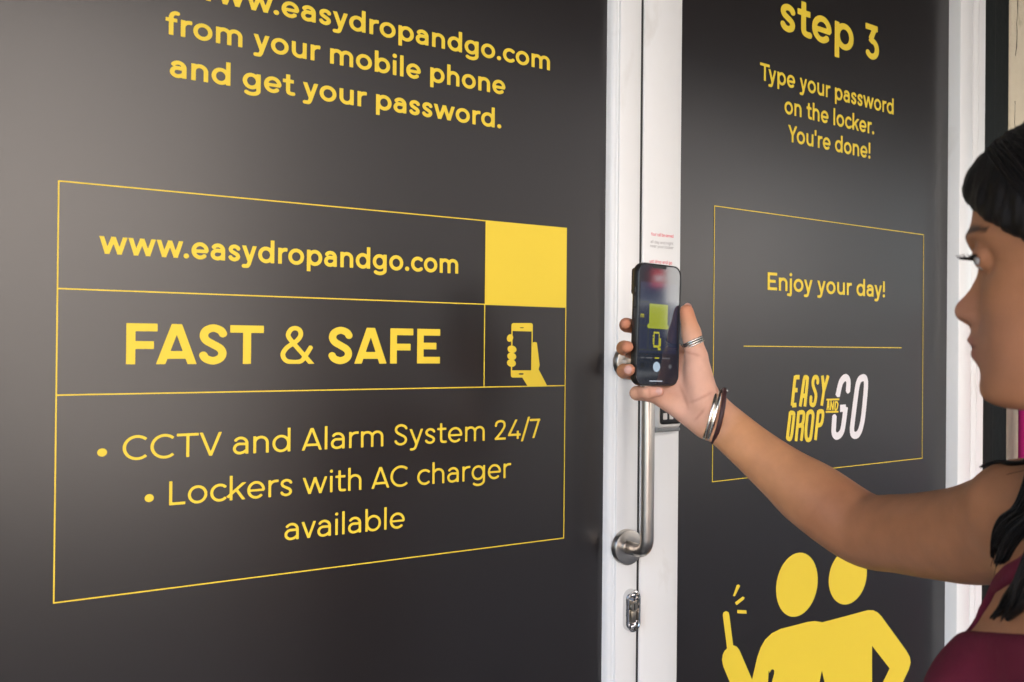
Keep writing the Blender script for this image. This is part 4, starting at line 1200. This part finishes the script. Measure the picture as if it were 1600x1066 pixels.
# --- trunk: stacked ellipses
LZ = np.array([0.78, 0.88, 0.98, 1.05, 1.12, 1.18, 1.24, 1.29, 1.325, 1.36])
LA = np.array([0.168, 0.165, 0.128, 0.122, 0.130, 0.142, 0.150, 0.140, 0.095, 0.050])
LB = np.array([0.110, 0.112, 0.088, 0.086, 0.092, 0.098, 0.098, 0.084, 0.062, 0.045])
LC = np.array([-0.01, -0.01, 0.005, 0.01, 0.012, 0.012, 0.010, 0.005, 0.0, -0.005])
def trunk_f(P):
    q = P - TC
    z = P[..., 2]
    f = q @ FT - np.interp(z, LZ, LC); s = q @ RT
    a = np.interp(z, LZ, LA); b = np.interp(z, LZ, LB)
    k = np.sqrt((s / a) ** 2 + (f / b) ** 2)
    d = (k - 1) * np.minimum(a, b) * 0.92
    return smax(d, np.maximum(0.79 - z, z - 1.352), 0.03)
TRUNK = Prim(TC - [0.19, 0.19, -0.78], TC + [0.19, 0.19, 1.36], trunk_f)
CHEST = U(0.03, [TRUNK, ell_(tp(0.078, 0.072, 1.165), (0.058, 0.060, 0.062), [FT, RT, UP]), ell_(tp(0.078, -0.072, 1.165), (0.058, 0.060, 0.062), [FT, RT, UP]),
                 cap_(tp(-0.01, 0.03, 1.325), SHR + UP * 0.012 - RT * 0.012, 0.034, 0.034), cap_(tp(-0.01, -0.03, 1.325), SHL + UP * 0.012, 0.034, 0.034),
                 cap_(tp(0.062, 0.02, 1.292), SHR + FT * 0.03 + UP * 0.016 - RT * 0.02, 0.010, 0.012)])
def body_f(P):
    lo, hi = P.reshape(-1, 3).min(0), P.reshape(-1, 3).max(0)
    def near(c, mrg=0.09): return not (np.any(c.lo - mrg > hi) or np.any(c.hi + mrg < lo))
    d = TORSO_ARM(P)
    if near(HEAD): d = smin(d, HEAD(P), 0.014)
    if near(EARS): d = smin(d, EARS(P), 0.006)
    if near(HAND): d = smin(d, HAND(P), 0.010)
    if near(HANDL): d = smin(d, HANDL(P), 0.010)
    return d
TORSO_ARM = U(0.028, [CHEST, NECK, ARM, ARML])

FEET = np.array([TC[0], TC[1], 0.0])
person = empty('person', tuple(FEET))
tag(person, 'person with black hair in a maroon tank top, one arm stretched out', 'person')
V, F = polygonise(body_f, (0.40, -1.12, 0.775), (1.06, -0.14, 1.665), 0.0021)
V = relax(V, F, 2, 0.4)
# skin tones: paler palm, lips, brows, nails; wrist light and crease shade painted in
q = V - NOSE
f_, s_, u_ = q @ FH, q @ RH, q[:, 2]
tone = np.tile(np.array([0.40, 0.172, 0.083]), (len(V), 1))
def mixin(w, c):
    global tone
    w = np.clip(w, 0, 1)[:, None]; tone = tone * (1 - w) + np.array(c) * w
infront = (f_ > -0.07)
mixin(infront * np.exp(-(s_ / 0.055) ** 4) * 0.55 * np.exp(-((u_ + 0.028) / 0.030) ** 4), (0.40, 0.19, 0.125))
lipw = np.exp(-((u_ + 0.0300) / 0.0090) ** 6) * np.exp(-(s_ / 0.020) ** 4) * (f_ > -0.03)
mixin(lipw * 0.75, (0.33, 0.10, 0.085))
mixin(0.9 * np.exp(-((u_ + 0.0285) / 0.0011) ** 2) * np.exp(-(s_ / 0.021) ** 6) * (f_ > -0.03), (0.10, 0.035, 0.03))
bz = 0.0515 + 0.004 * np.exp(-((np.abs(s_) - 0.034) / 0.016) ** 2)
mixin(0.93 * np.exp(-((u_ - bz) / np.interp(np.abs(s_), [0.01, 0.03, 0.05], [0.0042, 0.0036, 0.0018])) ** 4) * (np.abs(s_) > 0.008) * (np.abs(s_) < 0.052) * (f_ > -0.06), (0.022, 0.013, 0.010))
mixin(0.6 * sum(np.exp(-(((V - c) @ FH - 0.008) / 0.012) ** 2 - (((V - c) @ RH) / 0.016) ** 2 - (((V - c) @ UP - 0.004) / 0.006) ** 2) for c in EYEC), (0.26, 0.115, 0.075))
mixin(0.25 * np.exp(-((u_ - 0.002) / 0.012) ** 2 - (s_ / 0.014) ** 2) * (f_ > -0.02), (0.50, 0.20, 0.15))
hd_ = np.linalg.norm(V - PALM, axis=1)
fd_ = np.clip(np.linalg.norm(V - J['wri'], axis=1) / 0.17, 0, 1)
mixin(0.75 * np.clip(1 - fd_, 0, 1) ** 0.6 * (hd_ < 0.3), (0.72, 0.365, 0.175))  # inner forearm paler; the brighter light near the wrist is painted in too
mixin(0.85 * np.clip((0.090 - hd_) / 0.04, 0, 1), (0.70, 0.41, 0.31))
for c, r in FTIPS:
    mixin(0.55 * np.exp(-(np.linalg.norm(V - c, axis=1) / r) ** 2), (0.62, 0.26, 0.19))
mixin(0.5 * np.exp(-(np.linalg.norm(V - J['elb'], axis=1) / 0.05) ** 2), (0.33, 0.15, 0.08))
for a_, b_ in CREASES:  # shade of skin folds drawn as darker colour, no groove is cut
    ab = b_ - a_; ab = ab - CF * (ab @ CF); q = V - a_; dep = q @ CF; q = q - dep[:, None] * CF
    t = np.clip((q @ ab) / (ab @ ab), 0, 1)
    mixin(0.42 * np.exp(-(np.linalg.norm(q - t[:, None] * ab, axis=1) / 0.0015) ** 2) * (np.abs(dep) < 0.05) * np.clip(4 * t * (1 - t) + 0.25, 0, 1), (0.36, 0.14, 0.09))
body = np_mesh('body', V, F, M['skin'], person, FEET, tone=tone)

# nails
for (c, xd, nd, wl_, ww_) in NAILS:
    xd = xd / np.linalg.norm(xd); nd = nd - xd * (nd @ xd); nd /= np.linalg.norm(nd); sd_ = np.cross(nd, xd)
    vs, fs = [], []
    n1, n2 = 8, 8
    for i in range(n1 + 1):
        for j in range(n2 + 1):
            a, b = (i / n1 * 2 - 1), (j / n2 * 2 - 1)
            a2, b2 = a * math.sqrt(1 - b * b / 2), b * math.sqrt(1 - a * a / 2)
            p = c + xd * a2 * wl_ + sd_ * b2 * ww_ + nd * (0.0016 - 0.0022 * b2 * b2 - 0.0008 * a2 * a2)
            vs.append(p - FEET)
    for i in range(n1):
        for j in range(n2):
            fs.append((i * (n2 + 1) + j, i * (n2 + 1) + j + 1, (i + 1) * (n2 + 1) + j + 1, (i + 1) * (n2 + 1) + j))
    o = pydata('nail', vs, fs, M['nail'], person, True)

# eyes and lashes
for c, sd_ in zip(EYEC, (-1, 1)):
    m = MB()
    m.lathe([(0.0, -0.0111), (0.006, -0.0094), (0.0094, -0.006), (0.0111, 0.0), (0.0094, 0.006), (0.006, 0.0094), (0.0, 0.0111)], (0, 0, 0), (0, 0, 1), 24)
    e = m.build('eye', M['eye'], person, smooth=True); e.location = tuple(c - FEET)
    g = (FH * 0.90 - UP * 0.38); g /= np.linalg.norm(g)
    m = MB(); m.lathe([(0.0056, 0.0097), (0.004, 0.0106), (0.0, 0.0114)], (0, 0, 0), tuple(g), 24); m.build('iris', M['iris'], e, smooth=True)
    m = MB()
    random.seed(5)
    for k in range(34):
        a = -62 + 124 * k / 33
        rd = FH * cos(radians(a)) + RH * sd_ * sin(radians(a))
        p = c + rd * 0.0126 + UP * (-0.0002) + FH * 0.0006
        ln = 0.0074 * (0.75 + 0.35 * cos(radians(a - 25))) * random.uniform(0.85, 1.1)
        yaw_ = rd + RH * sd_ * 0.15
        pts = [p - FEET, p + yaw_ * ln * 0.40 - UP * ln * 0.20 - FEET, p + yaw_ * ln * 0.75 - UP * ln * 0.12 - FEET, p + yaw_ * ln - UP * (-ln * 0.16) - FEET]
        m.tube([tuple(x) for x in pts], [0.00036, 0.00030, 0.00020, 0.00006], 5)
    lid = [tuple(c + (FH * cos(radians(a)) + RH * sd_ * sin(radians(a))) * 0.0127 + FH * 0.0004 - FEET) for a in range(-65, 66, 10)]
    m.tube(lid, [0.0003] + [0.0009] * (len(lid) - 2) + [0.0003], 6)
    m.build('eyelash', M['hair'], person, smooth=True)

# --- tank top
STRAP = catmull([(0.124, 1.200), (0.1125, 1.238), (0.094, 1.262), (0.066, 1.2755), (0.030, 1.296), (0.030, 1.325), (0.045, 1.350)], 5)
def tank_f(P):
    d = TORSO_ARM2(P) - 0.0045
    q = P - TC; f = q @ FT; s = q @ RT; z = P[..., 2]; a = np.abs(s)
    zn = np.where(f > -0.01, 1.236 + np.clip(0.061 - s, -0.06, 0.075) * 0.29, 1.255)
    arm_ = np.interp(z, [1.08, 1.15, 1.20, 1.235, 1.26], [0.30, 0.165, 0.130, 0.122, 0.118])
    band = np.full(z.shape, 1.0)
    for (s0, z0), (s1, z1) in zip(STRAP, STRAP[1:]):
        L2 = (s1 - s0) ** 2 + (z1 - z0) ** 2
        t = np.clip(((a - s0) * (s1 - s0) + (z - z0) * (z1 - z0)) / L2, 0, 1)
        band = np.minimum(band, np.hypot(a - s0 - t * (s1 - s0), z - z0 - t * (z1 - z0)))
    clip = np.maximum(np.minimum(z - zn, band - 0.0088), np.where(z < 1.25, (a - arm_) * 0.8, -1))
    clip = np.maximum(clip, 0.885 - z)

    return smax(d, clip, 0.006)
TORSO_ARM2 = U(0.028, [CHEST, ARM])
V, F = polygonise(tank_f, (0.40, -1.08, 0.86), (1.02, -0.50, 1.36), 0.0026)
V = relax(V, F, 3, 0.5)
# soft folds
fold = 0.0016 * np.sin(((V - TC) @ RT) * 70 + V[:, 2] * 55 + 2 * np.sin(V[:, 2] * 31)) * np.clip((1.19 - V[:, 2]) / 0.08, 0, 1)
rad_ = (V - TC); rad_[:, 2] = 0; rad_ /= np.linalg.norm(rad_, axis=1)[:, None]
V = V + rad_ * fold[:, None]
np_mesh('tank_top', V, F, M['tank'], person, FEET)

# --- trousers and shoes (below the picture)
HIPR, HIPL = tp(0.0, 0.085, 0.86), tp(0.0, -0.085, 0.86)
legs = []
for h_, sg2 in ((HIPR, 1), (HIPL, -1)):
    kn = tp(0.015, sg2 * 0.088, 0.46); an = tp(-0.02, sg2 * 0.090, 0.10)
    legs += [cap_(h_, kn, 0.088, 0.060), cap_(kn, an, 0.058, 0.045)]
PANTS = U(0.03, legs + [Prim(TRUNK.lo, TRUNK.hi, lambda P: smax(trunk_f(P) - 0.006, P[..., 2] - 0.95, 0.01))])
V, F = polygonise(PANTS, (0.42, -1.1, 0.04), (1.0, -0.5, 0.98), 0.006)
V = relax(V, F, 2, 0.5)
np_mesh('trousers', V, F, M['denim'], person, FEET)
for sg2 in (1, -1):
    a0 = tp(-0.03, sg2 * 0.092, 0.0)
    sh = U(0.02, [cap_(a0 + UP * 0.045 - FT * 0.02, a0 + FT * 0.16 + UP * 0.036, 0.038, 0.032), cap_(a0 + UP * 0.05, a0 + UP * 0.09, 0.040, 0.042)])
    V, F = polygonise(lambda P: smax(sh(P), 0.004 - P[..., 2], 0.006), a0 - [0.24, 0.24, 0.02], a0 + [0.24, 0.24, 0.16], 0.005)
    np_mesh('shoe', relax(V, F, 2, 0.5), F, M['shoe'], person, FEET)

# --- hair
CAPV = U(0.022, [ell_(hp(-0.124, 0, 0.045), (0.087, 0.080, 0.087), HAX), ell_(hp(-0.092, 0, 0.052), (0.0900, 0.0795, 0.0890), HAX), ell_(hp(-0.0455, 0.012, 0.0890), (0.0365, 0.044, 0.029), HAX)])
def hair_f(P):
    d = CAPV(P)
    q = P - NOSE; f = q @ FH; s = q @ RH; u = q[..., 2]
    hl = np.interp(f, [-0.125, -0.105, -0.088, -0.072, -0.05, -0.03, -0.008], [-0.14, -0.07, 0.018, 0.033, 0.047, 0.061, 0.082])
    d = smax(d, (hl - u) * 0.55, 0.007)
    return d
BACKH = U(0.04, [cap_(hp(-0.140, 0.02, 0.03), tp(-0.105, 0.045, 1.17), 0.052, 0.036), cap_(hp(-0.140, -0.02, 0.03), tp(-0.105, -0.045, 1.15), 0.052, 0.036), cap_(hp(-0.150, 0, 0.0), tp(-0.110, 0, 1.12), 0.05, 0.03)])
HAIRF = lambda P: smin(hair_f(P), BACKH(P), 0.03)
V, F = polygonise(HAIRF, (0.42, -1.06, 1.06), (0.92, -0.62, 1.68), 0.003)
V = relax(V, F, 2, 0.5)
q = V - NOSE
wave = 0.0009 * np.sin((q @ FH) * 420 + (q @ RH) * 90 + 3 * np.sin(q[:, 2] * 45)) + 0.0007 * np.sin((q @ FH) * 900 + q[:, 2] * 120)
cdir = V - hp(-0.092, 0, 0.05); cdir[:, 2] *= 0.5; cdir /= np.linalg.norm(cdir, axis=1)[:, None]
V = V + cdir * (wave * np.where(V[:, 2] > 1.50, 1.0, 0.35))[:, None]
hair = np_mesh('hair', V, F, M['hair'], person, FEET)
def onto(p, f, off=0.0):
    for _ in range(6):
        e = 0.001
        d = f(np.array([p, p + [e, 0, 0], p + [0, e, 0], p + [0, 0, e]]))
        g = (d[1:] - d[0]) / e; g /= max(np.linalg.norm(g), 1e-6)
        p = p - g * (d[0] - off) * 0.9
    return p
random.seed(9)
m = MB()
for k in range(520):
    sd_ = -1 if k % 3 else 1
    f0 = random.uniform(-0.15, -0.015)
    p = onto(hp(f0, sd_ * random.uniform(0.002, 0.012), 0.13), CAPV, 0.0006)
    pts = []
    lift = random.uniform(0.0003, 0.0022) if k % 7 else random.uniform(0.0015, 0.0035)
    back = random.uniform(-0.5, -0.15); lim = random.uniform(0.0, 0.009)
    for i in range(13):
        pts.append(tuple(p - FEET))
        e = 0.001
        d = CAPV(np.array([p, p + [e, 0, 0], p + [0, e, 0], p + [0, 0, e]]))
        g = (d[1:] - d[0]) / e; g /= max(np.linalg.norm(g), 1e-6)
        t = RH * sd_ * 0.65 + FH * (back - 0.05 * i) - UP * (0.25 + 0.07 * i)
        t = t - g * (t @ g); t /= np.linalg.norm(t)
        p = onto(p + t * 0.0105, CAPV, lift * sin(pi * min(i + 1, 10) / 10) + 0.0004)
        q = p - NOSE
        if q[2] < np.interp(q @ FH, [-0.125, -0.105, -0.088, -0.072, -0.05, -0.03, -0.008], [-0.14, -0.07, 0.018, 0.033, 0.047, 0.061, 0.082]) - lim: break
    if len(pts) > 3:
        m.tube(pts, [0.0003] + [random.uniform(0.0005, 0.0010)] * (len(pts) - 2) + [0.0002], 4)
m.build('hair_strands', M['hair'], hair, smooth=True)
# long locks hanging forward over the right shoulder
LOCKS = [
    ([np.array([0.70424, -0.73995, 1.44441]), np.array([0.69076, -0.73134, 1.38271]), np.array([0.69516, -0.71028, 1.33171]), np.array([0.70004, -0.69316, 1.30111]), np.array([0.70229, -0.68036, 1.28216])], [0.010, 0.009, 0.0070, 0.0045, 0.0012]),
    ([np.array([0.69754, -0.74758, 1.44454]), np.array([0.69074, -0.73719, 1.38328]), np.array([0.69032, -0.71668, 1.32831]), np.array([0.69648, -0.70154, 1.30260]), np.array([0.70071, -0.69235, 1.29238])], [0.010, 0.010, 0.0080, 0.0050, 0.0012]),
    ([np.array([0.71481, -0.73475, 1.45394]), np.array([0.70034, -0.72318, 1.39110]), np.array([0.70108, -0.70222, 1.33734]), np.array([0.70463, -0.69253, 1.31304]), np.array([0.70779, -0.68380, 1.29494])], [0.008, 0.008, 0.0055, 0.0035, 0.0010]),
    ([np.array([0.69082, -0.75513, 1.43549]), np.array([0.68507, -0.74537, 1.37047]), np.array([0.68733, -0.72299, 1.31722]), np.array([0.68411, -0.71268, 1.29353]), np.array([0.68449, -0.70582, 1.28526])], [0.010, 0.010, 0.0080, 0.0040, 0.0012]),
    ([np.array([0.67637, -0.75790, 1.41760]), np.array([0.65656, -0.75117, 1.33699]), np.array([0.64145, -0.73580, 1.29382]), np.array([0.64011, -0.72311, 1.27056]), np.array([0.64190, -0.71239, 1.25460])], [0.010, 0.008, 0.0042, 0.0034, 0.0014]),
    ([np.array([0.66762, -0.76422, 1.40924]), np.array([0.65179, -0.75993, 1.33003]), np.array([0.63795, -0.74300, 1.28827]), np.array([0.63632, -0.73251, 1.26891]), np.array([0.63623, -0.72537, 1.26073])], [0.009, 0.008, 0.0036, 0.0024, 0.0008]),
    ([np.array([0.74306, -0.71660, 1.40386]), np.array([0.73869, -0.69967, 1.37427]), np.array([0.74651, -0.67740, 1.35794]), np.array([0.74605, -0.66182, 1.35080]), np.array([0.74992, -0.64538, 1.34196])], [0.009, 0.006, 0.0026, 0.0015, 0.0006]),
    ([np.array([0.66601, -0.76308, 1.38253]), np.array([0.65918, -0.75849, 1.31129]), np.array([0.64448, -0.74923, 1.26665]), np.array([0.64652, -0.73866, 1.25230])], [0.014, 0.012, 0.007, 0.002]),
]
for pts, rr_ in LOCKS:
    P_ = catmull([tuple(p) for p in pts], 8)
    ph_ = random.uniform(0, 6)
    P_ = [tuple(np.array(p) + CR * 0.0016 * sin(i * 0.55 + ph_) + UP * 0.0010 * cos(i * 0.5 + ph_)) for i, p in enumerate(P_)]
    Q_ = []
    for p in P_:                          # keep the lock lying on the skin and cloth, not inside them
        p = np.array(p)
        for _ in range(4):
            e = 0.0015
            d = body_f(np.array([p, p + [e, 0, 0], p + [0, e, 0], p + [0, 0, e]]))
            if d[0] > 0.0040: break
            g = (d[1:] - d[0]) / e; g /= max(np.linalg.norm(g), 1e-6)
            p = p + g * (0.0042 - d[0])
        Q_.append(p)
    for _ in range(3):
        Q_ = [Q_[0]] + [(Q_[i - 1] + 2 * Q_[i] + Q_[i + 1]) / 4 for i in range(1, len(Q_) - 1)] + [Q_[-1]]
    P_ = [tuple(q) for q in Q_]
    R_ = list(np.interp(np.linspace(0, 1, len(P_)), np.linspace(0, 1, len(rr_)), rr_))
    m = MB()
    m.tube([tuple(np.array(p) - FEET) for p in P_], [r * 0.62 for r in R_], 10)
    for k in range(int(22 + 1500 * max(rr_))):
        a = random.uniform(0, 2 * pi); rad2 = random.uniform(0.5, 1.35); tw = random.uniform(-2.4, 2.4); i1 = len(P_) - random.randint(0, 6)
        fr = random.uniform(-1, 1) * 0.004
        q = []
        for i in range(i1):
            u_ = i / len(P_)
            q.append(tuple(np.array(P_[i]) - FEET + (CR * cos(a + tw * u_) + (UP * 0.5 - CF * 0.85) * sin(a + tw * u_)) * (R_[i] * rad2 + 0.0008) + (CR * 0.8 + UP * 0.6) * fr * u_ ** 4))
        m.tube(q, [0.0004] + [random.uniform(0.0005, 0.0009)] * (len(q) - 2) + [0.00015], 4)
    m.build('hair_lock', M['hair'], hair, smooth=True)
# fine loose hairs lying on the shoulder and chest
m = MB()
for pts in ([np.array([0.72121, -0.68522, 1.33577]), np.array([0.72096, -0.67675, 1.31592]), np.array([0.71370, -0.67216, 1.29305]), np.array([0.70947, -0.66947, 1.27488])], [np.array([0.70961, -0.69566, 1.32816]), np.array([0.70836, -0.68541, 1.31143]), np.array([0.70604, -0.67918, 1.29014]), np.array([0.69993, -0.67767, 1.27017])],
            [np.array([0.72958, -0.68459, 1.35309]), np.array([0.73722, -0.66577, 1.34654]), np.array([0.74171, -0.64854, 1.33859])]):
    P_ = catmull([tuple(p) for p in pts], 6)
    m.tube([tuple(np.array(p) - FEET) for p in P_], 0.00022, 5)
m.build('loose_hairs', M['hair'], hair, smooth=True)


# --- jewellery
def loop(c, A_, B_, a0, a1, n): return [tuple(np.array(c) + np.array(A_) * cos(radians(a0 + (a1 - a0) * i / n)) + np.array(B_) * sin(radians(a0 + (a1 - a0) * i / n)) - FEET) for i in range(n + 1)]
# thumb ring: three slim bands
tdir = H['t'][1] - H['t'][2]; tdir /= np.linalg.norm(tdir)
rc = np.array([0.77190, -0.25428, 1.45516])
tilt = tdir + CR * 0.30 + CF * 0.1; tilt /= np.linalg.norm(tilt)
rg = None
for k in (-1, 0, 1):
    m = MB(); c = rc + tilt * k * 0.0028 - FEET
    m.lathe([(0.0122, -0.0011), (0.0133, -0.0011), (0.0137, -0.0005), (0.0137, 0.0005), (0.0133, 0.0011), (0.0122, 0.0011), (0.0122, -0.0011)], tuple(c), tuple(tilt), 40)
    o = m.build('ring_band', M['ring'], rg or person, smooth=True)
    if rg is None: rg = o; o.name = 'thumb_ring'
m = MB(); m.lathe([(0.0120, -0.0040), (0.0127, -0.0040), (0.0127, 0.0040), (0.0120, 0.0040)], tuple(rc - FEET), tuple(tilt), 40); m.build('ring_base', M['dark'], rg, smooth=True)
# open silver bangle with ball ends, and a dark leather cord
bc = np.array([0.78494, -0.27291, 1.36616])
BA = np.array([0.79068, -0.27659, 1.39621]) - bc; BB = -CF * 0.0262 - CR * 0.0040
bg_ = None
for dx in (-0.0024, 0.0026):
    m = MB(); pts = loop(bc + CR * dx, BA, BB, -100, 152, 46); m.tube(pts, 0.0025, 12)
    end = Vector(pts[-1]); m.lathe([(0.0, -0.0026), (0.0018, -0.0018), (0.0026, 0), (0.0018, 0.0018), (0.0, 0.0026)], tuple(end), (0, 0, 1), 14)
    o = m.build('bangle_wire', M['bangle'], bg_ or person, smooth=True)
    if bg_ is None: bg_ = o; o.name = 'bangle'
cc = np.array([0.78947, -0.28037, 1.36576])
CA = np.array([0.79516, -0.28404, 1.39806]) - cc; CB = -CF * 0.0275 - CR * 0.0030
m = MB(); m.tube(loop(cc, CA, CB, 0, 352, 56), 0.0029, 10, closed=True); o = m.build('bracelet_cord', M['cord'], person, smooth=True)
m = MB(); e_ = Vector(loop(cc + CR * 0.003, CA * 0.98, CB, -14, -13, 1)[0]); m.lathe([(0.0, -0.003), (0.0028, -0.0018), (0.0030, 0.0015), (0.0, 0.003)], tuple(e_), (0.7, 0.2, -0.6), 14); m.build('clasp', M['bangle'], o, smooth=True)


# ------------------------------------------------------------------ the phone in the hand
EX = 2.0 ** -S.view_settings.exposure
PC = np.array([0.72397, -0.24556, 1.47662])
wv = CR * 0.7986 + CF * 0.6018; nv = np.cross(wv, UP)          # screen right, screen front
lean = radians(1.6)
xa = wv * cos(lean) - UP * sin(lean); za = UP * cos(lean) + wv * sin(lean); ya = np.cross(za, xa)
ph = empty('phone')
ph.matrix_world = Matrix(((xa[0], ya[0], za[0], 0), (xa[1], ya[1], za[1], 0), (xa[2], ya[2], za[2], 0), (0, 0, 0, 1)))
base_ = PC - za * 0.0745
ph.matrix_world = Matrix.Translation(tuple(base_)) @ ph.matrix_world
tag(ph, 'phone in a black case held upright, its camera screen showing a yellow square', 'phone')
def ro(w, h, r): return [(x, z + 0.0745) for x, z in rrect(-w / 2, w / 2, -h / 2, h / 2, r, 8)]
c_ = plate('case', [(ro(0.066, 0.140, 0.010), 0.0112), (ro(0.0725, 0.1465, 0.0115), 0.0108), (ro(0.0750, 0.1490, 0.0125), 0.0085), (ro(0.0756, 0.1496, 0.0128), 0.0055), (ro(0.0750, 0.1490, 0.0125), 0.0012), (ro(0.0738, 0.1478, 0.012), 0.0000),
                   (ro(0.0722, 0.1462, 0.0112), 0.0002), (ro(0.0716, 0.1456, 0.011), 0.0012)], M['case'], ph)
plate('case_back', [(ro(0.0661, 0.1401, 0.010), 0.0113), (ro(0.05, 0.12, 0.008), 0.0114)], M['case'], ph)
def scr(name, col, e=1.0, rough=0.05):
    return mat(name, (0.006, 0.006, 0.007), rough, spec=0.55, emit=(col, e * EX), var=(30, 0.02, None))
M['glass'] = scr('screen_glass', (0.010, 0.012, 0.020))
M['ui_view'] = scr('screen_view', (0.018, 0.022, 0.045))
M['ui_dark'] = scr('screen_dark', (0.003, 0.003, 0.004))
M['ui_olive'] = scr('screen_olive', (0.30, 0.33, 0.022))
M['ui_line'] = scr('screen_line', (0.060, 0.066, 0.014))
M['ui_white'] = scr('screen_white', (0.55, 0.60, 0.68))
M['ui_shut'] = scr('screen_shutter', (0.42, 0.52, 0.62))
M['ui_grey'] = scr('screen_grey', (0.10, 0.10, 0.11))
M['ui_yel'] = scr('screen_yellow', (0.42, 0.38, 0.02))
M['ui_painted_sheen'] = scr('screen_painted_sheen', (0.026, 0.036, 0.070))
g_ = plate('screen', [(ro(0.0714, 0.1454, 0.0109), 0.0012), (ro(0.0712, 0.1452, 0.0108), 0.0009)], M['glass'], ph)
Lx = lambda x, y: (x - (345 - (y - 75) * 0.034)) * 0.0002063 + 0.0006
Lz = lambda y: (522 - y) * 0.0001622 + 0.0745
def ui(name, outl, m_, lvl): 
    V, F = poly_flat([[outl]], 0)
    return pydata(name, [(x, 0.00088 - lvl * 0.00003, z) for x, y, z in V], F, m_, g_)
def uibox(name, x0, x1, y0, y1, m_, lvl, r=0.0005):
    a, b = Lx(x0, (y0 + y1) / 2), Lx(x1, (y0 + y1) / 2)
    return ui(name, rrect(a, b, Lz(y1), Lz(y0), r, 4), m_, lvl)
uibox('camera_view', 170, 484, 205, 735, M['ui_view'], 0, 0.0003)
uibox('painted_sheen', 176, 398, 208, 352, M['ui_painted_sheen'], 1, 0.0003)  # glowing patch painted for the bluish sheen on the glass
uibox('yellow_square', 248, 404, 365, 533, M['ui_olive'], 2, 0.0006)
uibox('caption_pill', 231, 411, 517, 551, M['ui_olive'], 3, 0.0022)
uibox('view_line', 168, 250, 353, 356, M['ui_line'], 2, 0.0001)
uibox('view_line', 163, 232, 532, 535, M['ui_line'], 2, 0.0001)
uibox('view_line', 158, 395, 712, 715, M['ui_line'], 2, 0.0001)
uibox('view_line', 236, 239, 551, 712, M['ui_line'], 2, 0.0001)
uibox('view_line', 396, 399, 551, 712, M['ui_line'], 2, 0.0001)
for (x0, x1, y0, y1) in ((176, 182, 450, 474), (176, 204, 447, 453), (188, 193, 450, 474), (199, 204, 450, 474)):
    uibox('view_letter', x0, x1, y0, y1, M['ui_yel'], 3, 0.0002)
for (x0, x1, y0, y1) in ((283, 332, 574, 588), (283, 290, 588, 690), (326, 333, 588, 690), (283, 333, 676, 694), (333, 345, 622, 684), (276, 284, 600, 612), (275, 286, 622, 634), (275, 286, 640, 652), (275, 286, 658, 670), (318, 343, 694, 712)):
    uibox('view_icon', x0, x1, y0, y1, M['ui_yel'], 3, 0.0004)
for x0, x1, m_ in ((176, 203, M['ui_grey']), (218, 272, M['ui_grey']), (292, 330, M['ui_yel']), (354, 424, M['ui_grey'])):
    uibox('mode_word', x0, x1, 767, 777, m_, 3, 0.0006)
a_ = [(Lx(308, 838) + 0.0062 * cos(2 * pi * k / 40), Lz(838) + 0.0062 * sin(2 * pi * k / 40)) for k in range(40)]
ui('shutter_button', a_, M['ui_shut'], 3)
a_ = [(Lx(424, 834) + 0.0030 * cos(2 * pi * k / 30), Lz(834) + 0.0026 * sin(2 * pi * k / 30)) for k in range(30)]
ui('switch_button', a_, M['ui_grey'], 3)
uibox('thumbnail', 176, 204, 812, 848, M['ui_dark'], 3, 0.0008)
uibox('home_bar', 247, 357, 942, 949, M['ui_white'], 3, 0.0005)
uibox('notch', 275, 395, 72, 95, M['dark'], 2, 0.0018)
for z0_, z1_ in ((0.112, 0.119), (0.096, 0.107), (0.082, 0.093)):
    m = MB(); m.box(-0.0386, -0.0370, 0.0040, 0.0075, z0_, z1_, 0.0006); m.build('side_button', M['case'], ph)
m = MB(); m.box(-0.0345, -0.0055, 0.0110, 0.0128, 0.110, 0.143, 0.004, 3); m.build('camera_bump', M['case'], ph)
